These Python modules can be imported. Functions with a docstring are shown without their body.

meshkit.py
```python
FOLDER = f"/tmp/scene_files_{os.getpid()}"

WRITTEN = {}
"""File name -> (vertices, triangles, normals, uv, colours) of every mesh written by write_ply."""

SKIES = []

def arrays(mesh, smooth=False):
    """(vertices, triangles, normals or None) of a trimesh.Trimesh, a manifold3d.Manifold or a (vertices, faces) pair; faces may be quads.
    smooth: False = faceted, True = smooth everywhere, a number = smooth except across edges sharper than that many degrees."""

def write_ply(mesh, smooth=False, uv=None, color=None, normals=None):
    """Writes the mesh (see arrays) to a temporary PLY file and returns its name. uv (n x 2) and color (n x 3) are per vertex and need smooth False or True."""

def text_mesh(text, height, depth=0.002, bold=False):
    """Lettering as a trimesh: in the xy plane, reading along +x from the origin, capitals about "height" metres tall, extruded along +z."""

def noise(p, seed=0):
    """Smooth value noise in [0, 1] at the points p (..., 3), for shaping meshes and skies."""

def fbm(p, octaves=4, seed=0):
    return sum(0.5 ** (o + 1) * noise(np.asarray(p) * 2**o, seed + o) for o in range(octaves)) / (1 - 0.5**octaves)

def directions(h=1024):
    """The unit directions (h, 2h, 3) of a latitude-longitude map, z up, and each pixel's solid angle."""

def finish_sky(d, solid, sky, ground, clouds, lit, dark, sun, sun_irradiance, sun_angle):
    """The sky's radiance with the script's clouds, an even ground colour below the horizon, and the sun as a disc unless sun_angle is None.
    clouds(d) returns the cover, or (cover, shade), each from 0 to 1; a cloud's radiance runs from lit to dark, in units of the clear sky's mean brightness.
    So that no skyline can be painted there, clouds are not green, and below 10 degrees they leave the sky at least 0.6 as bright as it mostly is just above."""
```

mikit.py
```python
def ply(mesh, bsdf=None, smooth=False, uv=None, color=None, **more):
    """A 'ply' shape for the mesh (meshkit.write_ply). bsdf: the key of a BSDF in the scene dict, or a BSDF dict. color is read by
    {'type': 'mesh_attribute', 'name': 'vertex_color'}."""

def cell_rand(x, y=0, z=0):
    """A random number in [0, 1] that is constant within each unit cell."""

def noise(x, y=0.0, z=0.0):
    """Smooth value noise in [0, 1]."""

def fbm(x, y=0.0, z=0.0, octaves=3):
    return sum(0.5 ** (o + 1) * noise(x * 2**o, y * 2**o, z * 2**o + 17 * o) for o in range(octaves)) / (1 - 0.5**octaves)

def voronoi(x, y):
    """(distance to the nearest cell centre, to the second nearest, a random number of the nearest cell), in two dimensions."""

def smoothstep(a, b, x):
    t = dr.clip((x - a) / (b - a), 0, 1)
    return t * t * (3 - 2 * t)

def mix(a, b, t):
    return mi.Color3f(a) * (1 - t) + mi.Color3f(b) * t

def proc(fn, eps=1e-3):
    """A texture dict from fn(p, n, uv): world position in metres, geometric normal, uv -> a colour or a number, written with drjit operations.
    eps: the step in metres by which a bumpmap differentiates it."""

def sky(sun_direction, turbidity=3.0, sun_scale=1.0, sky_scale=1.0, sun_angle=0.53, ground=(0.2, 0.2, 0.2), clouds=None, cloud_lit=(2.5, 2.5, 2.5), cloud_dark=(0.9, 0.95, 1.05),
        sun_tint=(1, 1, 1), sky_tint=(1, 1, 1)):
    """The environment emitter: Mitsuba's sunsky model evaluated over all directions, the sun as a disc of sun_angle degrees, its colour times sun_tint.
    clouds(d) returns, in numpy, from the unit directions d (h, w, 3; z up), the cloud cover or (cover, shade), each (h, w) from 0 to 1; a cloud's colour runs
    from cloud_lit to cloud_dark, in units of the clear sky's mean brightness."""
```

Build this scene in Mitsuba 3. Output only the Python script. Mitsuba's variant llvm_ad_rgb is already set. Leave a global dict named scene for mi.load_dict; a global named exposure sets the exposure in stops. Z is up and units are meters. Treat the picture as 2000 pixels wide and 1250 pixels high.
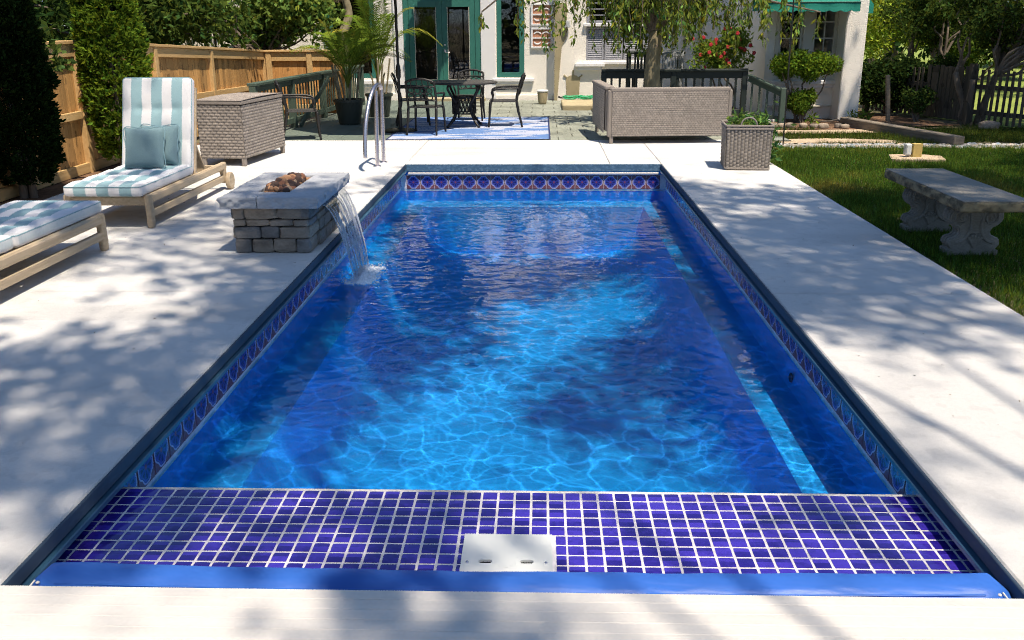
import math
import numpy as np
import drjit as dr
import mitsuba as mi
import trimesh
import shapely.geometry as sg
from shapely.ops import unary_union
import mikit
import meshkit
from mikit import noise, fbm, voronoi, cell_rand, smoothstep, mix

T = mi.ScalarTransform4f
scene, labels = {}, {}

# ------------------------------------------------------------------ camera, sky, exposure
EYE = np.array([0.0924, 0.0, 1.5721])
FWD = np.array([-0.03042678, 0.95164544, -0.30568802])
UP = np.array([-0.00423687, 0.30570408, 0.95211715])
scene['camera'] = dict(type='perspective', fov=57.934, fov_axis='x', near_clip=0.05, far_clip=2000.0,
                       to_world=T().look_at(origin=EYE.tolist(), target=(EYE + FWD).tolist(), up=UP.tolist()))
SUN = np.array([0.25, -0.42, 1.0])
scene['daylight'] = mikit.sky(SUN.tolist(), turbidity=3, sun_tint=(0.965, 1.0, 1.05))
exposure = 2.0

# ------------------------------------------------------------------ helpers: scene entries
used = set()


def numbered(key):
    k, n = key, 0
    while k in used:
        n += 1
        k = f'{key}_{n:03d}'
    used.add(k)
    return k


def note(key, label=None, cat=None, group=None, kind=None):
    d = labels.setdefault(key, {})
    for a, b in (('label', label), ('category', cat), ('group', group), ('kind', kind)):
        if b:
            d[a] = b
    return key


def thing(name, label, cat, group=None):
    return note(numbered(name), label, cat, group)


def obj(name, mesh, bsdf, label=None, cat=None, group=None, kind=None, smooth=False, uv=None, color=None, tw=None):
    key = numbered(name)
    d = mesh if isinstance(mesh, dict) else mikit.ply(mesh, bsdf, smooth=smooth, uv=uv, color=color)
    d = dict(d)
    if tw is not None:
        d['to_world'] = tw
    scene[key] = d
    if label or cat or group or kind:
        note(key, label, cat, group, kind)
    return key


def part(parent, name, mesh, bsdf, **kw):
    return obj(parent + '__' + name, mesh, bsdf, **kw)


def place(x=0, y=0, z=0, rz=0):
    return T().translate([x, y, z]).rotate([0, 0, 1], rz)


# ------------------------------------------------------------------ helpers: meshes
def TM(v, f):
    return trimesh.Trimesh(np.asarray(v, float), np.asarray(f, int), process=False)


def join(ms):
    ms = [m for m in ms if m is not None and len(m.faces)]
    vs, fs, a = [], [], 0
    for m in ms:
        vs.append(np.asarray(m.vertices))
        fs.append(np.asarray(m.faces) + a)
        a += len(m.vertices)
    return TM(np.vstack(vs), np.vstack(fs))


def rot(m, rx=0, ry=0, rz=0, at=(0, 0, 0)):
    R = trimesh.transformations.euler_matrix(math.radians(rx), math.radians(ry), math.radians(rz))[:3, :3]
    return TM((np.asarray(m.vertices) - at) @ R.T + at, m.faces)


def move(m, x=0, y=0, z=0):
    return TM(np.asarray(m.vertices) + [x, y, z], m.faces)


_QB = [(0, 2, 3, 1), (4, 5, 7, 6), (0, 1, 5, 4), (2, 6, 7, 3), (0, 4, 6, 2), (1, 3, 7, 5)]


def box(x0, x1, y0, y1, z0, z1, c=0.0):
    """A box, chamfered by c."""
    if c <= 0:
        v = [(x, y, z) for x in (x0, x1) for y in (y0, y1) for z in (z0, z1)]
        f = []
        for a, b, d, e in ((0, 1, 3, 2), (4, 6, 7, 5), (0, 4, 5, 1), (2, 3, 7, 6), (0, 2, 6, 4), (1, 5, 7, 3)):
            f += [(a, b, d), (a, d, e)]
        return TM(v, f)
    s = np.array([x1 - x0, y1 - y0, z1 - z0]) / 2
    m = np.array([x1 + x0, y1 + y0, z1 + z0]) / 2
    c = min(c, s.min() * 0.49)
    p = []
    for sx in (-1, 1):
        for sy in (-1, 1):
            for sz in (-1, 1):
                q = np.array([sx, sy, sz])
                for k in range(3):
                    t = s - c
                    t[k] = s[k]
                    p.append(m + q * t)
    h = trimesh.convex.convex_hull(np.array(p))
    return TM(h.vertices, h.faces)


def cbox(cx, cy, cz, sx, sy, sz, c=0.0):
    return box(cx - sx / 2, cx + sx / 2, cy - sy / 2, cy + sy / 2, cz - sz / 2, cz + sz / 2, c)


def beam(p, q, w, h, c=0.0, up=(0, 0, 1)):
    """A bar from p to q, w wide, h high."""
    p, q = np.asarray(p, float), np.asarray(q, float)
    L = np.linalg.norm(q - p)
    t = (q - p) / L
    up = np.asarray(up, float)
    if abs(t @ up) > 0.99:
        up = np.array([0, 1.0, 0])
    s = np.cross(up, t)
    s /= np.linalg.norm(s)
    u = np.cross(t, s)
    b = box(0, L, -w / 2, w / 2, -h / 2, h / 2, c)
    v = np.asarray(b.vertices)
    return TM(p + v[:, :1] * t + v[:, 1:2] * s + v[:, 2:] * u, b.faces)


def tube(pts, r, n=8, caps=True):
    p = np.asarray(pts, float)
    r = np.broadcast_to(np.asarray(r, float), (len(p),))
    t = np.gradient(p, axis=0)
    t /= np.linalg.norm(t, axis=1, keepdims=True) + 1e-12
    a = np.zeros_like(p)
    ref = np.array([0, 0, 1.0]) if abs(t[0, 2]) < 0.9 else np.array([1.0, 0, 0])
    for i in range(len(p)):
        ref = ref - (ref @ t[i]) * t[i]
        ref /= np.linalg.norm(ref) + 1e-12
        a[i] = ref
    b = np.cross(t, a)
    ang = np.arange(n) * 2 * np.pi / n
    v = p[:, None] + r[:, None, None] * (np.cos(ang)[None, :, None] * a[:, None] + np.sin(ang)[None, :, None] * b[:, None])
    v = v.reshape(-1, 3)
    i, j = np.meshgrid(np.arange(len(p) - 1), np.arange(n), indexing='ij')
    q = np.stack([i * n + j, i * n + (j + 1) % n, (i + 1) * n + (j + 1) % n, (i + 1) * n + j], -1).reshape(-1, 4)
    f = [q[:, [0, 1, 2]], q[:, [0, 2, 3]]]
    if caps:
        m = len(v)
        v = np.vstack([v, p[:1], p[-1:]])
        k = np.arange(n)
        f += [np.stack([(k + 1) % n, k, np.full(n, m)], 1), np.stack([k + (len(p) - 1) * n, (k + 1) % n + (len(p) - 1) * n, np.full(n, m + 1)], 1)]
    return TM(v, np.vstack(f))


def curve(ctrl, n=16):
    """Points of a Catmull-Rom curve through ctrl."""
    c = np.asarray(ctrl, float)
    c = np.vstack([2 * c[0] - c[1], c, 2 * c[-1] - c[-2]])
    out = []
    for i in range(1, len(c) - 2):
        for t in np.linspace(0, 1, n, endpoint=False):
            out.append(0.5 * (2 * c[i] + (c[i + 1] - c[i - 1]) * t + (2 * c[i - 1] - 5 * c[i] + 4 * c[i + 1] - c[i + 2]) * t * t + (3 * c[i] - c[i - 1] - 3 * c[i + 1] + c[i + 2]) * t ** 3))
    out.append(c[-2])
    return np.array(out)


def lathe(prof, n=24, cx=0, cy=0):
    """Revolve (r, z) pairs about z."""
    p = np.asarray(prof, float)
    ang = np.arange(n) * 2 * np.pi / n
    v = np.stack([p[:, :1] * np.cos(ang) + cx, p[:, :1] * np.sin(ang) + cy, np.repeat(p[:, 1:], n, 1)], -1).reshape(-1, 3)
    i, j = np.meshgrid(np.arange(len(p) - 1), np.arange(n), indexing='ij')
    q = np.stack([i * n + j, i * n + (j + 1) % n, (i + 1) * n + (j + 1) % n, (i + 1) * n + j], -1).reshape(-1, 4)
    return TM(v, np.vstack([q[:, [0, 1, 2]], q[:, [0, 2, 3]]]))


def prism(poly, z0, z1):
    """Extrude shapely polygon(s) from z0 to z1."""
    return join([move(TM(*(lambda m: (m.vertices, m.faces))(trimesh.creation.extrude_polygon(g, z1 - z0, engine='earcut'))), 0, 0, z0)
                 for g in getattr(poly, 'geoms', [poly])])


def upright(m, Y):
    """An extruded xy outline set upright: its x stays x, its y becomes z, its height becomes -y from plane Y towards the viewer."""
    v = np.asarray(m.vertices)
    return TM(np.stack([v[:, 0], Y - v[:, 2], v[:, 1]], 1), m.faces)


def sheet(poly, z):
    v, f = trimesh.creation.triangulate_polygon(poly, engine='earcut')
    v = np.column_stack([v, np.full(len(v), z)])
    m = TM(v, f)
    if m.face_normals[:, 2].mean() < 0:
        m = TM(v, np.asarray(f)[:, ::-1])
    return m


def gridmesh(P):
    """(nu, nv, 3) points to a mesh."""
    nu, nv = P.shape[:2]
    i, j = np.meshgrid(np.arange(nu - 1), np.arange(nv - 1), indexing='ij')
    a = i * nv + j
    q = np.stack([a, a + nv, a + nv + 1, a + 1], -1).reshape(-1, 4)
    return TM(P.reshape(-1, 3), np.vstack([q[:, [0, 1, 2]], q[:, [0, 2, 3]]]))


def rbox(sx, sy, sz, r, nx=10, ny=10, nz=4):
    """A box with round edges as a fine grid, its centre at the origin."""
    s = np.array([sx, sy, sz]) / 2.0
    vs, fs, a = [], [], 0
    for ax in range(3):
        o = [k for k in range(3) if k != ax]
        n = [(nx, ny, nz)[k] for k in o]
        for sg_ in (-1, 1):
            u, v = np.meshgrid(np.linspace(-1, 1, n[0] + 1), np.linspace(-1, 1, n[1] + 1), indexing='ij')
            P = np.zeros(u.shape + (3,))
            P[..., o[0]], P[..., o[1]], P[..., ax] = u * s[o[0]], v * s[o[1]], sg_ * s[ax]
            g = gridmesh(P)
            f = np.asarray(g.faces)
            if (sg_ > 0) != (ax != 1):
                f = f[:, ::-1]
            vs.append(np.asarray(g.vertices))
            fs.append(f + a)
            a += len(g.vertices)
    v, f = np.vstack(vs), np.vstack(fs)
    key, inv = np.unique(np.round(v, 6), axis=0, return_inverse=True)
    v, f = key, inv.reshape(-1)[f]
    inner = np.clip(v, -(s - r), s - r)
    d = v - inner
    L = np.linalg.norm(d, axis=1, keepdims=True)
    return TM(inner + d / np.maximum(L, 1e-9) * np.minimum(L, r), f)


_ICO = {k: trimesh.creation.icosphere(subdivisions=k) for k in (1, 2, 3)}


def lump(cx, cy, cz, sx, sy, sz, power=0.4, rough=0.06, seed=0, sub=2, freq=2.0):
    """A rough stone: a squared-off ball of full size sx, sy, sz."""
    m = _ICO[sub]
    v = np.asarray(m.vertices)
    w = np.sign(v) * np.abs(v) ** power
    w = w / np.abs(w).max(0)
    d = meshkit.fbm(v * freq + seed * 7.3, 2, seed) - 0.5
    w = w * (1 + 2 * rough * d[:, None])
    return TM(w * np.array([sx, sy, sz]) / 2 + [cx, cy, cz], m.faces)


def tint(n, base, rng, var=0.15):
    """Per-leaf colours."""
    b = np.asarray(base, float) * 0.95
    k = np.exp(rng.normal(0, var, (n, 1)))
    warm = rng.normal(0, var * 0.5, (n, 1))
    return np.clip(b * k * np.concatenate([1 + warm, np.ones((n, 1)), 1 - warm], 1), 0.002, 0.9)


def leaves(P, size, rng, base, var=0.2, wide=0.5, droop=0.0, updir=0.3, D=None):
    """Leaf blades, two folded triangles each, at the points P: (mesh, colours)."""
    n = len(P)
    L = np.broadcast_to(size, (n,)) * rng.uniform(0.7, 1.3, n)
    d = rng.normal(0, 1, (n, 3)) if D is None else D + rng.normal(0, 0.35, (n, 3))
    d[:, 2] -= droop
    d /= np.linalg.norm(d, axis=1, keepdims=True)
    nn = rng.normal(0, 1, (n, 3))
    nn[:, 2] += updir
    s = np.cross(d, nn)
    s /= np.linalg.norm(s, axis=1, keepdims=True) + 1e-9
    nn = np.cross(s, d)
    mid = P + d * L[:, None] * 0.45
    W = (L * wide * 0.5)[:, None]
    v = np.stack([P, mid + s * W + nn * W * 0.3, P + d * L[:, None], mid - s * W + nn * W * 0.3], 1).reshape(-1, 3)
    b = np.arange(n)[:, None] * 4
    f = np.vstack([b + [0, 1, 2], b + [0, 2, 3]])
    return TM(v, f), np.repeat(tint(n, base, rng, var), 4, 0)


def flip_to(m, d):
    """Face a sheet towards d."""
    return m if (m.face_normals @ np.asarray(d)).mean() > 0 else TM(m.vertices, np.asarray(m.faces)[:, ::-1])


# ------------------------------------------------------------------ materials
def rgb(*c):
    return {'type': 'rgb', 'value': [float(x) for x in (c[0] if len(c) == 1 else c)]}


VC = {'type': 'mesh_attribute', 'name': 'vertex_color'}


def pr(name, color, rough=0.6, two=True, bump=None, **kw):
    c = color if isinstance(color, dict) else (mikit.proc(color) if callable(color) else rgb(color))
    d = dict(type='principled', base_color=c, roughness=float(rough), **kw)
    if bump:
        d = dict(type='bumpmap', arbitrary=mikit.proc(bump[0], eps=bump[2] if len(bump) > 2 else 2e-3), scale=float(bump[1]), nested=d)
    scene[name] = dict(type='twosided', nested=d) if two else d
    return name


def c_concrete(p, n, uv):
    a = fbm(p.x * 1.3, p.y * 1.3, 0, 4)
    b = noise(p.x * 90, p.y * 90, 3)
    c = noise(p.x * 420, p.y * 420, 5)
    s = smoothstep(0.72, 0.80, noise(p.x * 22 + 5, p.y * 22)) * 0.06
    stain = smoothstep(0.55, 0.75, fbm(p.x * 0.8 + 9, p.y * 2.2, 1, 4)) * 0.12
    crack = (1 - smoothstep(0.0, 0.012, dr.abs(fbm(p.x * .55 + 3, p.y * .55, 7, 5) - .5))) * smoothstep(.5, .6, noise(p.x * .5, p.y * .4, 4)) * 0.10
    return mi.Color3f(0.55, 0.545, 0.53) * (0.84 + 0.22 * a + 0.06 * b + 0.08 * c - s - stain - crack)


def b_concrete(p, n, uv):
    return noise(p.x * 160, p.y * 160, 0) * 0.6 + noise(p.x * 45, p.y * 45, 1)


pr('m_concrete', c_concrete, 0.75, bump=(b_concrete, 0.0016, 2e-3), specular=0.3)


def c_paver(p, n, uv):
    i, j = dr.floor(p.x / 0.42), dr.floor(p.y / 0.42)
    return mi.Color3f(0.20, 0.215, 0.18) * (0.7 + 0.35 * fbm(p.x * 3, p.y * 3, 0, 3) + 0.3 * cell_rand(i, j, 2))


pr('m_paver', c_paver, 0.8)
pr('m_paver_joint', (0.06, 0.06, 0.045), 0.9)


def c_wooddeck(p, n, uv):
    return mi.Color3f(0.115, 0.145, 0.125) * (0.8 + 0.4 * fbm(p.x * 4, p.y * 0.8, 0, 3))


pr('m_painted_deck', c_wooddeck, 0.65)


def c_soil(p, n, uv):
    a = fbm(p.x * 2.2, p.y * 2.2, 0, 4)
    b = noise(p.x * 35, p.y * 35, 1)
    return mix((0.07, 0.065, 0.03), (0.15, 0.125, 0.075), smoothstep(0.3, 0.75, a)) * (0.65 + 0.7 * b)


pr('m_soil', c_soil, 0.95)


def c_mulch(p, n, uv):
    return mix((0.045, 0.028, 0.018), (0.16, 0.09, 0.05), noise(p.x * 40, p.y * 40, p.z * 40)) * (0.5 + fbm(p.x * 3, p.y * 3, 0, 3))


pr('m_mulch', c_mulch, 0.95)


def c_dirt(p, n, uv):
    return mi.Color3f(0.40, 0.31, 0.21) * (0.55 + 0.5 * fbm(p.x * 3, p.y * 3, 0, 4) + 0.3 * noise(p.x * 40, p.y * 40, 0))


pr('m_dirt', c_dirt, 0.95)


def c_coping(p, n, uv):
    return mix((0.030, 0.052, 0.082), (0.048, 0.080, 0.118), fbm(p.x * 9 + p.y * 9, p.z * 20, p.x * 9, 2)) * (0.8 + 0.4 * fbm(p.y * 1.5, p.x * 1.5, 0, 3))


pr('m_coping', c_coping, 0.7)
pr('m_coping_far', lambda p, n, uv: mix((0.05, 0.115, 0.19), (0.11, 0.20, 0.30), smoothstep(.35, .9, fbm(p.x * 45, p.z * 60, 3, 3))), 0.6)
pr('m_track', (0.035, 0.10, 0.17), 0.3)
pr('m_dark', (0.010, 0.011, 0.014), 0.8)


def c_pool(p, n, uv):
    a = fbm(p.x * 1.2, p.y * 1.2, p.z, 3)
    s = noise(p.x * 130, p.y * 130, p.z * 130)
    return mi.Color3f(0.010, 0.305, 0.83) * (0.85 + 0.25 * a + 0.12 * s)


pr('m_pool_shell', c_pool, 0.55)


def c_tile_line(p, n, uv):
    a, b = (uv.x - dr.floor(uv.x)) * 2 - 1, uv.y * 2 - 1
    r = dr.sqrt(a * a + b * b)
    th = dr.atan2(b, a)
    R = 0.83 + 0.055 * dr.cos(4 * th) - 0.03 * dr.cos(8 * th)
    t = r / R
    line = 1 - smoothstep(0.03, 0.07, dr.abs(r - R))
    petals = smoothstep(-0.1, 0.4, dr.cos(8 * th) * (1 - dr.abs(t - 0.55) * 2.5))
    ring = 1 - smoothstep(0.03, 0.09, dr.abs(t - 0.82))
    inside = mix((0.036, 0.044, 0.29), (0.012, 0.014, 0.09), petals)
    inside = mix(inside, (0.10, 0.14, 0.5), ring * 0.6)
    inside = mix(inside, (0.22, 0.05, 0.09), 1 - smoothstep(0.13, 0.2, t))
    g = noise(uv.x * 17, uv.y * 17, p.x + p.y)
    out = mix((0.15, 0.05, 0.065), (0.22, 0.095, 0.115), g)
    c = mix(inside, out, smoothstep(0.97, 1.03, t))
    return mix(c, (0.40, 0.41, 0.60), line)


pr('m_line_tile', c_tile_line, 0.14, specular=0.5)
pr('m_grout', lambda p, n, uv: mi.Color3f(0.68, 0.66, 0.70) * (0.62 + 0.3 * noise(p.x * 60, p.y * 60, p.z * 60) + 0.3 * fbm(p.x * 2.5, p.y * 6, 0, 3)), 0.8)
pr('m_grout_dark', (0.20, 0.16, 0.17), 0.8)


def c_mosaic(p, n, uv):
    i, j = dr.floor((p.x + 1.55) / 0.062), dr.floor((p.y - 2.5) / 0.062)
    t = cell_rand(i, j, 4)
    g = fbm(p.x * 70, p.y * 70, i * 3.1 + j, 2)
    return mix((0.018, 0.010, 0.19), (0.048, 0.030, 0.38), smoothstep(0.25, 0.75, g * 0.4 + t * 0.6))


pr('m_mosaic', c_mosaic, 0.13, specular=0.5)
pr('m_white_trim', (0.62, 0.60, 0.57), 0.4)


# water: a rippled sheet. Caustic light lines are painted into its transmittance as a noise pattern.
def painted_caustics(x, y):
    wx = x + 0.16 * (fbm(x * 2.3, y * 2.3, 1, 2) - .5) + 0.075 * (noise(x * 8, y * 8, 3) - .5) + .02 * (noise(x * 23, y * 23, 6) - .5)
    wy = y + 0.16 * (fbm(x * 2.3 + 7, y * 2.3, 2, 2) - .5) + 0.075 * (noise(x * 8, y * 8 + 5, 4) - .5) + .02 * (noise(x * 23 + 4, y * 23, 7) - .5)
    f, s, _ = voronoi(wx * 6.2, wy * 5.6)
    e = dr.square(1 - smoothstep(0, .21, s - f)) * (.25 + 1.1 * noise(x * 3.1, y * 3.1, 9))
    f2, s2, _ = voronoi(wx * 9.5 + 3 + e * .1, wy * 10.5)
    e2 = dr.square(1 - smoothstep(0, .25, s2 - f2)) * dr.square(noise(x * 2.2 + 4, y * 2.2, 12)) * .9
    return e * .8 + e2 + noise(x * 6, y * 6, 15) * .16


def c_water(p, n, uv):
    g = dr.minimum(painted_caustics(p.x, p.y), 1.2)
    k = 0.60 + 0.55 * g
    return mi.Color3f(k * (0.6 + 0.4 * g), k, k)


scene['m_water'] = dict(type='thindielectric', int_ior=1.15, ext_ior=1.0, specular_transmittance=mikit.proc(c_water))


def c_fall(p, n, uv):
    a = noise(uv.x * 46, uv.y * 1.4, 0)
    b = noise(uv.x * 120, uv.y * 2.2, 5)
    return mi.Color3f(0.76, 0.80, 0.84) * (0.45 + 0.9 * smoothstep(0.25, 0.75, 0.6 * a + 0.4 * b))


scene['m_fall_sheet'] = dict(type='thindielectric', int_ior=1.33, ext_ior=1.0, specular_transmittance=mikit.proc(c_fall))
scene['m_fall_strand'] = dict(type='principledthin', base_color=rgb(0.85, 0.88, 0.92), roughness=0.15, diff_trans=1.0, spec_trans=0.35, eta=1.33)
pr('m_foam', (0.86, 0.90, 0.94), 0.5)
scene['m_glass'] = dict(type='thindielectric', int_ior=1.5, ext_ior=1.0)


def c_vinyl(p, n, uv):
    return mi.Color3f(0.034, 0.132, 0.50) * (0.8 + 0.4 * fbm(p.x * 5, p.y * 5, p.z * 5, 3))


pr('m_roller', c_vinyl, 0.45, specular=0.35, bump=(lambda p, n, uv: fbm(p.x * 7, p.y * 30 + p.x * 2, p.z * 30, 3), 0.006, 2e-3))


def c_lid(p, n, uv):
    return mi.Color3f(0.63, 0.61, 0.575) * (0.88 + 0.14 * fbm(p.x * 1.5, p.y * 30, 0, 3) + 0.05 * noise(p.x * 130, p.y * 130, 2))


pr('m_lid', c_lid, 0.55)
pr('m_plate', (0.60, 0.63, 0.62), 0.35)


def c_cap(p, n, uv):
    a = fbm(p.x * 4, p.y * 4, p.z * 8, 4)
    b = noise(p.x * 50, p.y * 50, p.z * 90)
    return mi.Color3f(0.35, 0.37, 0.40) * (0.62 + 0.5 * a + 0.2 * b)


pr('m_cap', c_cap, 0.7, bump=(lambda p, n, uv: fbm(p.x * 30, p.y * 30, p.z * 45, 3), 0.008, 2e-3))
pr('m_mortar', (0.04, 0.038, 0.035), 0.95)


def stone_fn(base):
    b0 = base

    def f(p, n, uv):
        a = fbm(p.x * 9, p.y * 9, p.z * 14, 4)
        g = noise(p.x * 90, p.y * 90, p.z * 90)
        return mi.Color3f(b0) * (0.30 + 1.0 * a + 0.3 * g)
    return f


for _i, _b in enumerate([(0.26, 0.215, 0.17), (0.18, 0.17, 0.16), (0.33, 0.265, 0.20)]):
    pr(f'm_stone_{_i}', stone_fn(_b), 0.85)
for _i, _b in enumerate([(0.19, 0.09, 0.055), (0.36, 0.20, 0.11), (0.07, 0.045, 0.038), (0.42, 0.30, 0.20)]):
    pr(f'm_lava_{_i}', _b, 0.9)


def c_teak(p, n, uv):
    g = fbm(p.x * 50, p.y * 3.0, p.z * 60, 3)
    return mix((0.33, 0.25, 0.16), (0.50, 0.41, 0.29), g) * (0.85 + 0.3 * noise(p.x * 7, p.y * 2, p.z * 7))


pr('m_teak', c_teak, 0.6)


def c_stripe(p, n, uv):
    s = (uv.x - 0.13) / 0.29
    k = smoothstep(0.0, 0.04, s - dr.floor(s)) * (1 - smoothstep(0.53, 0.57, s - dr.floor(s)))
    w = noise(uv.x * 260, uv.y * 260, 1) * 0.08
    return mix((0.64, 0.645, 0.66), (0.25, 0.395, 0.435), k) * (0.95 + w)


pr('m_stripe', c_stripe, 0.9, sheen=0.3)
pr('m_piping', (0.22, 0.36, 0.41), 0.9)
pr('m_pillow', lambda p, n, uv: mi.Color3f(0.17, 0.272, 0.303) * (0.9 + 0.2 * noise(p.x * 300, p.y * 300, p.z * 300)), 0.9, sheen=0.3)


def weave_color(base):
    b0 = base

    def f(p, n, uv):
        j = dr.floor(uv.y)
        i = dr.floor(uv.x + 0.5 * (j - 2 * dr.floor(j * 0.5)))
        fu = uv.x + 0.5 * (j - 2 * dr.floor(j * 0.5)) - i
        e = dr.minimum(dr.minimum(fu, 1 - fu) * 2.2, dr.minimum(uv.y - j, 1 - uv.y + j))
        return mi.Color3f(b0) * (0.78 + 0.34 * cell_rand(i, j, 3) + 0.2 * noise(uv.x * 1.5, uv.y * 6, 2)) * (0.45 + 0.55 * smoothstep(0.02, 0.16, e))
    return f


pr('m_wicker', weave_color((0.275, 0.24, 0.21)), 0.7)
pr('m_wicker_grey', weave_color((0.22, 0.195, 0.17)), 0.75)
pr('m_rattan', (0.24, 0.21, 0.185), 0.7)
pr('m_black_metal', (0.015, 0.0145, 0.0145), 0.42, specular=0.5)
pr('m_bronze', (0.05, 0.047, 0.045), 0.45)
scene['m_steel'] = dict(type='twosided', nested=dict(type='roughconductor', material='Cr', alpha=0.12, distribution='ggx'))


def wood_fn(a, b, step, axis):
    def f(p, n, uv):
        q = p.y if axis == 'y' else p.x
        i = dr.floor(q / step)
        g = fbm(q * 75, p.z * 2.2 + i * 3.7, i, 3)
        k = smoothstep(0.80, 0.86, noise(q * 24 + i * 5, p.z * 9, i))
        return mix(a, b, g) * (0.66 + 0.55 * cell_rand(i, 3, 1)) * (1 - 0.45 * k)
    return f


pr('m_cedar', wood_fn((0.40, 0.20, 0.06), (0.64, 0.38, 0.145), 0.142, 'y'), 0.75)
pr('m_cedar_far', wood_fn((0.44, 0.20, 0.055), (0.68, 0.37, 0.13), 0.142, 'x'), 0.75)
pr('m_cedar_rail', lambda p, n, uv: mix((0.46, 0.28, 0.11), (0.60, 0.42, 0.20), fbm(p.y * 3 + p.x * 3, p.z * 40, p.x * 40, 3)), 0.75)
pr('m_old_wood', wood_fn((0.050, 0.041, 0.030), (0.105, 0.09, 0.066), 0.11, 'x'), 0.9)
pr('m_timber', lambda p, n, uv: mix((0.10, 0.085, 0.065), (0.24, 0.20, 0.155), fbm(p.x * 5, p.y * 5, p.z * 40, 3)), 0.9)
pr('m_rail_green', (0.062, 0.094, 0.072), 0.55)
pr('m_rail_dark', (0.014, 0.022, 0.020), 0.5)


def c_stucco(p, n, uv):
    return mi.Color3f(0.81, 0.775, 0.71) * (0.86 + 0.15 * fbm(p.x * 1.1, p.y, p.z * 1.1, 4) + 0.08 * noise(p.x * 60, p.y * 60, p.z * 60))


pr('m_stucco', c_stucco, 0.85, bump=(lambda p, n, uv: noise(p.x * 70, p.y * 70, p.z * 70), 0.004, 2e-3))
pr('m_white_paint', (0.74, 0.74, 0.75), 0.5)
pr('m_cream', (0.55, 0.52, 0.44), 0.5)
pr('m_green_paint', lambda p, n, uv: mi.Color3f(0.035, 0.155, 0.125) * (0.85 + 0.3 * fbm(p.x * 3, p.y * 3, p.z * 3, 2)), 0.4)
pr('m_awning', lambda p, n, uv: mi.Color3f(0.012, 0.22, 0.165) * (0.85 + 0.25 * fbm(p.x * 2, p.y * 4, p.z * 4, 2)), 0.85)
pr('m_umbrella', (0.012, 0.06, 0.045), 0.85)
pr('m_terracotta', (0.42, 0.20, 0.12), 0.85)
pr('m_shutter', (0.28, 0.29, 0.33), 0.6)
pr('m_room', (0.020, 0.019, 0.018), 0.9)
pr('m_curtain', (0.20, 0.18, 0.15), 0.9)
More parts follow.
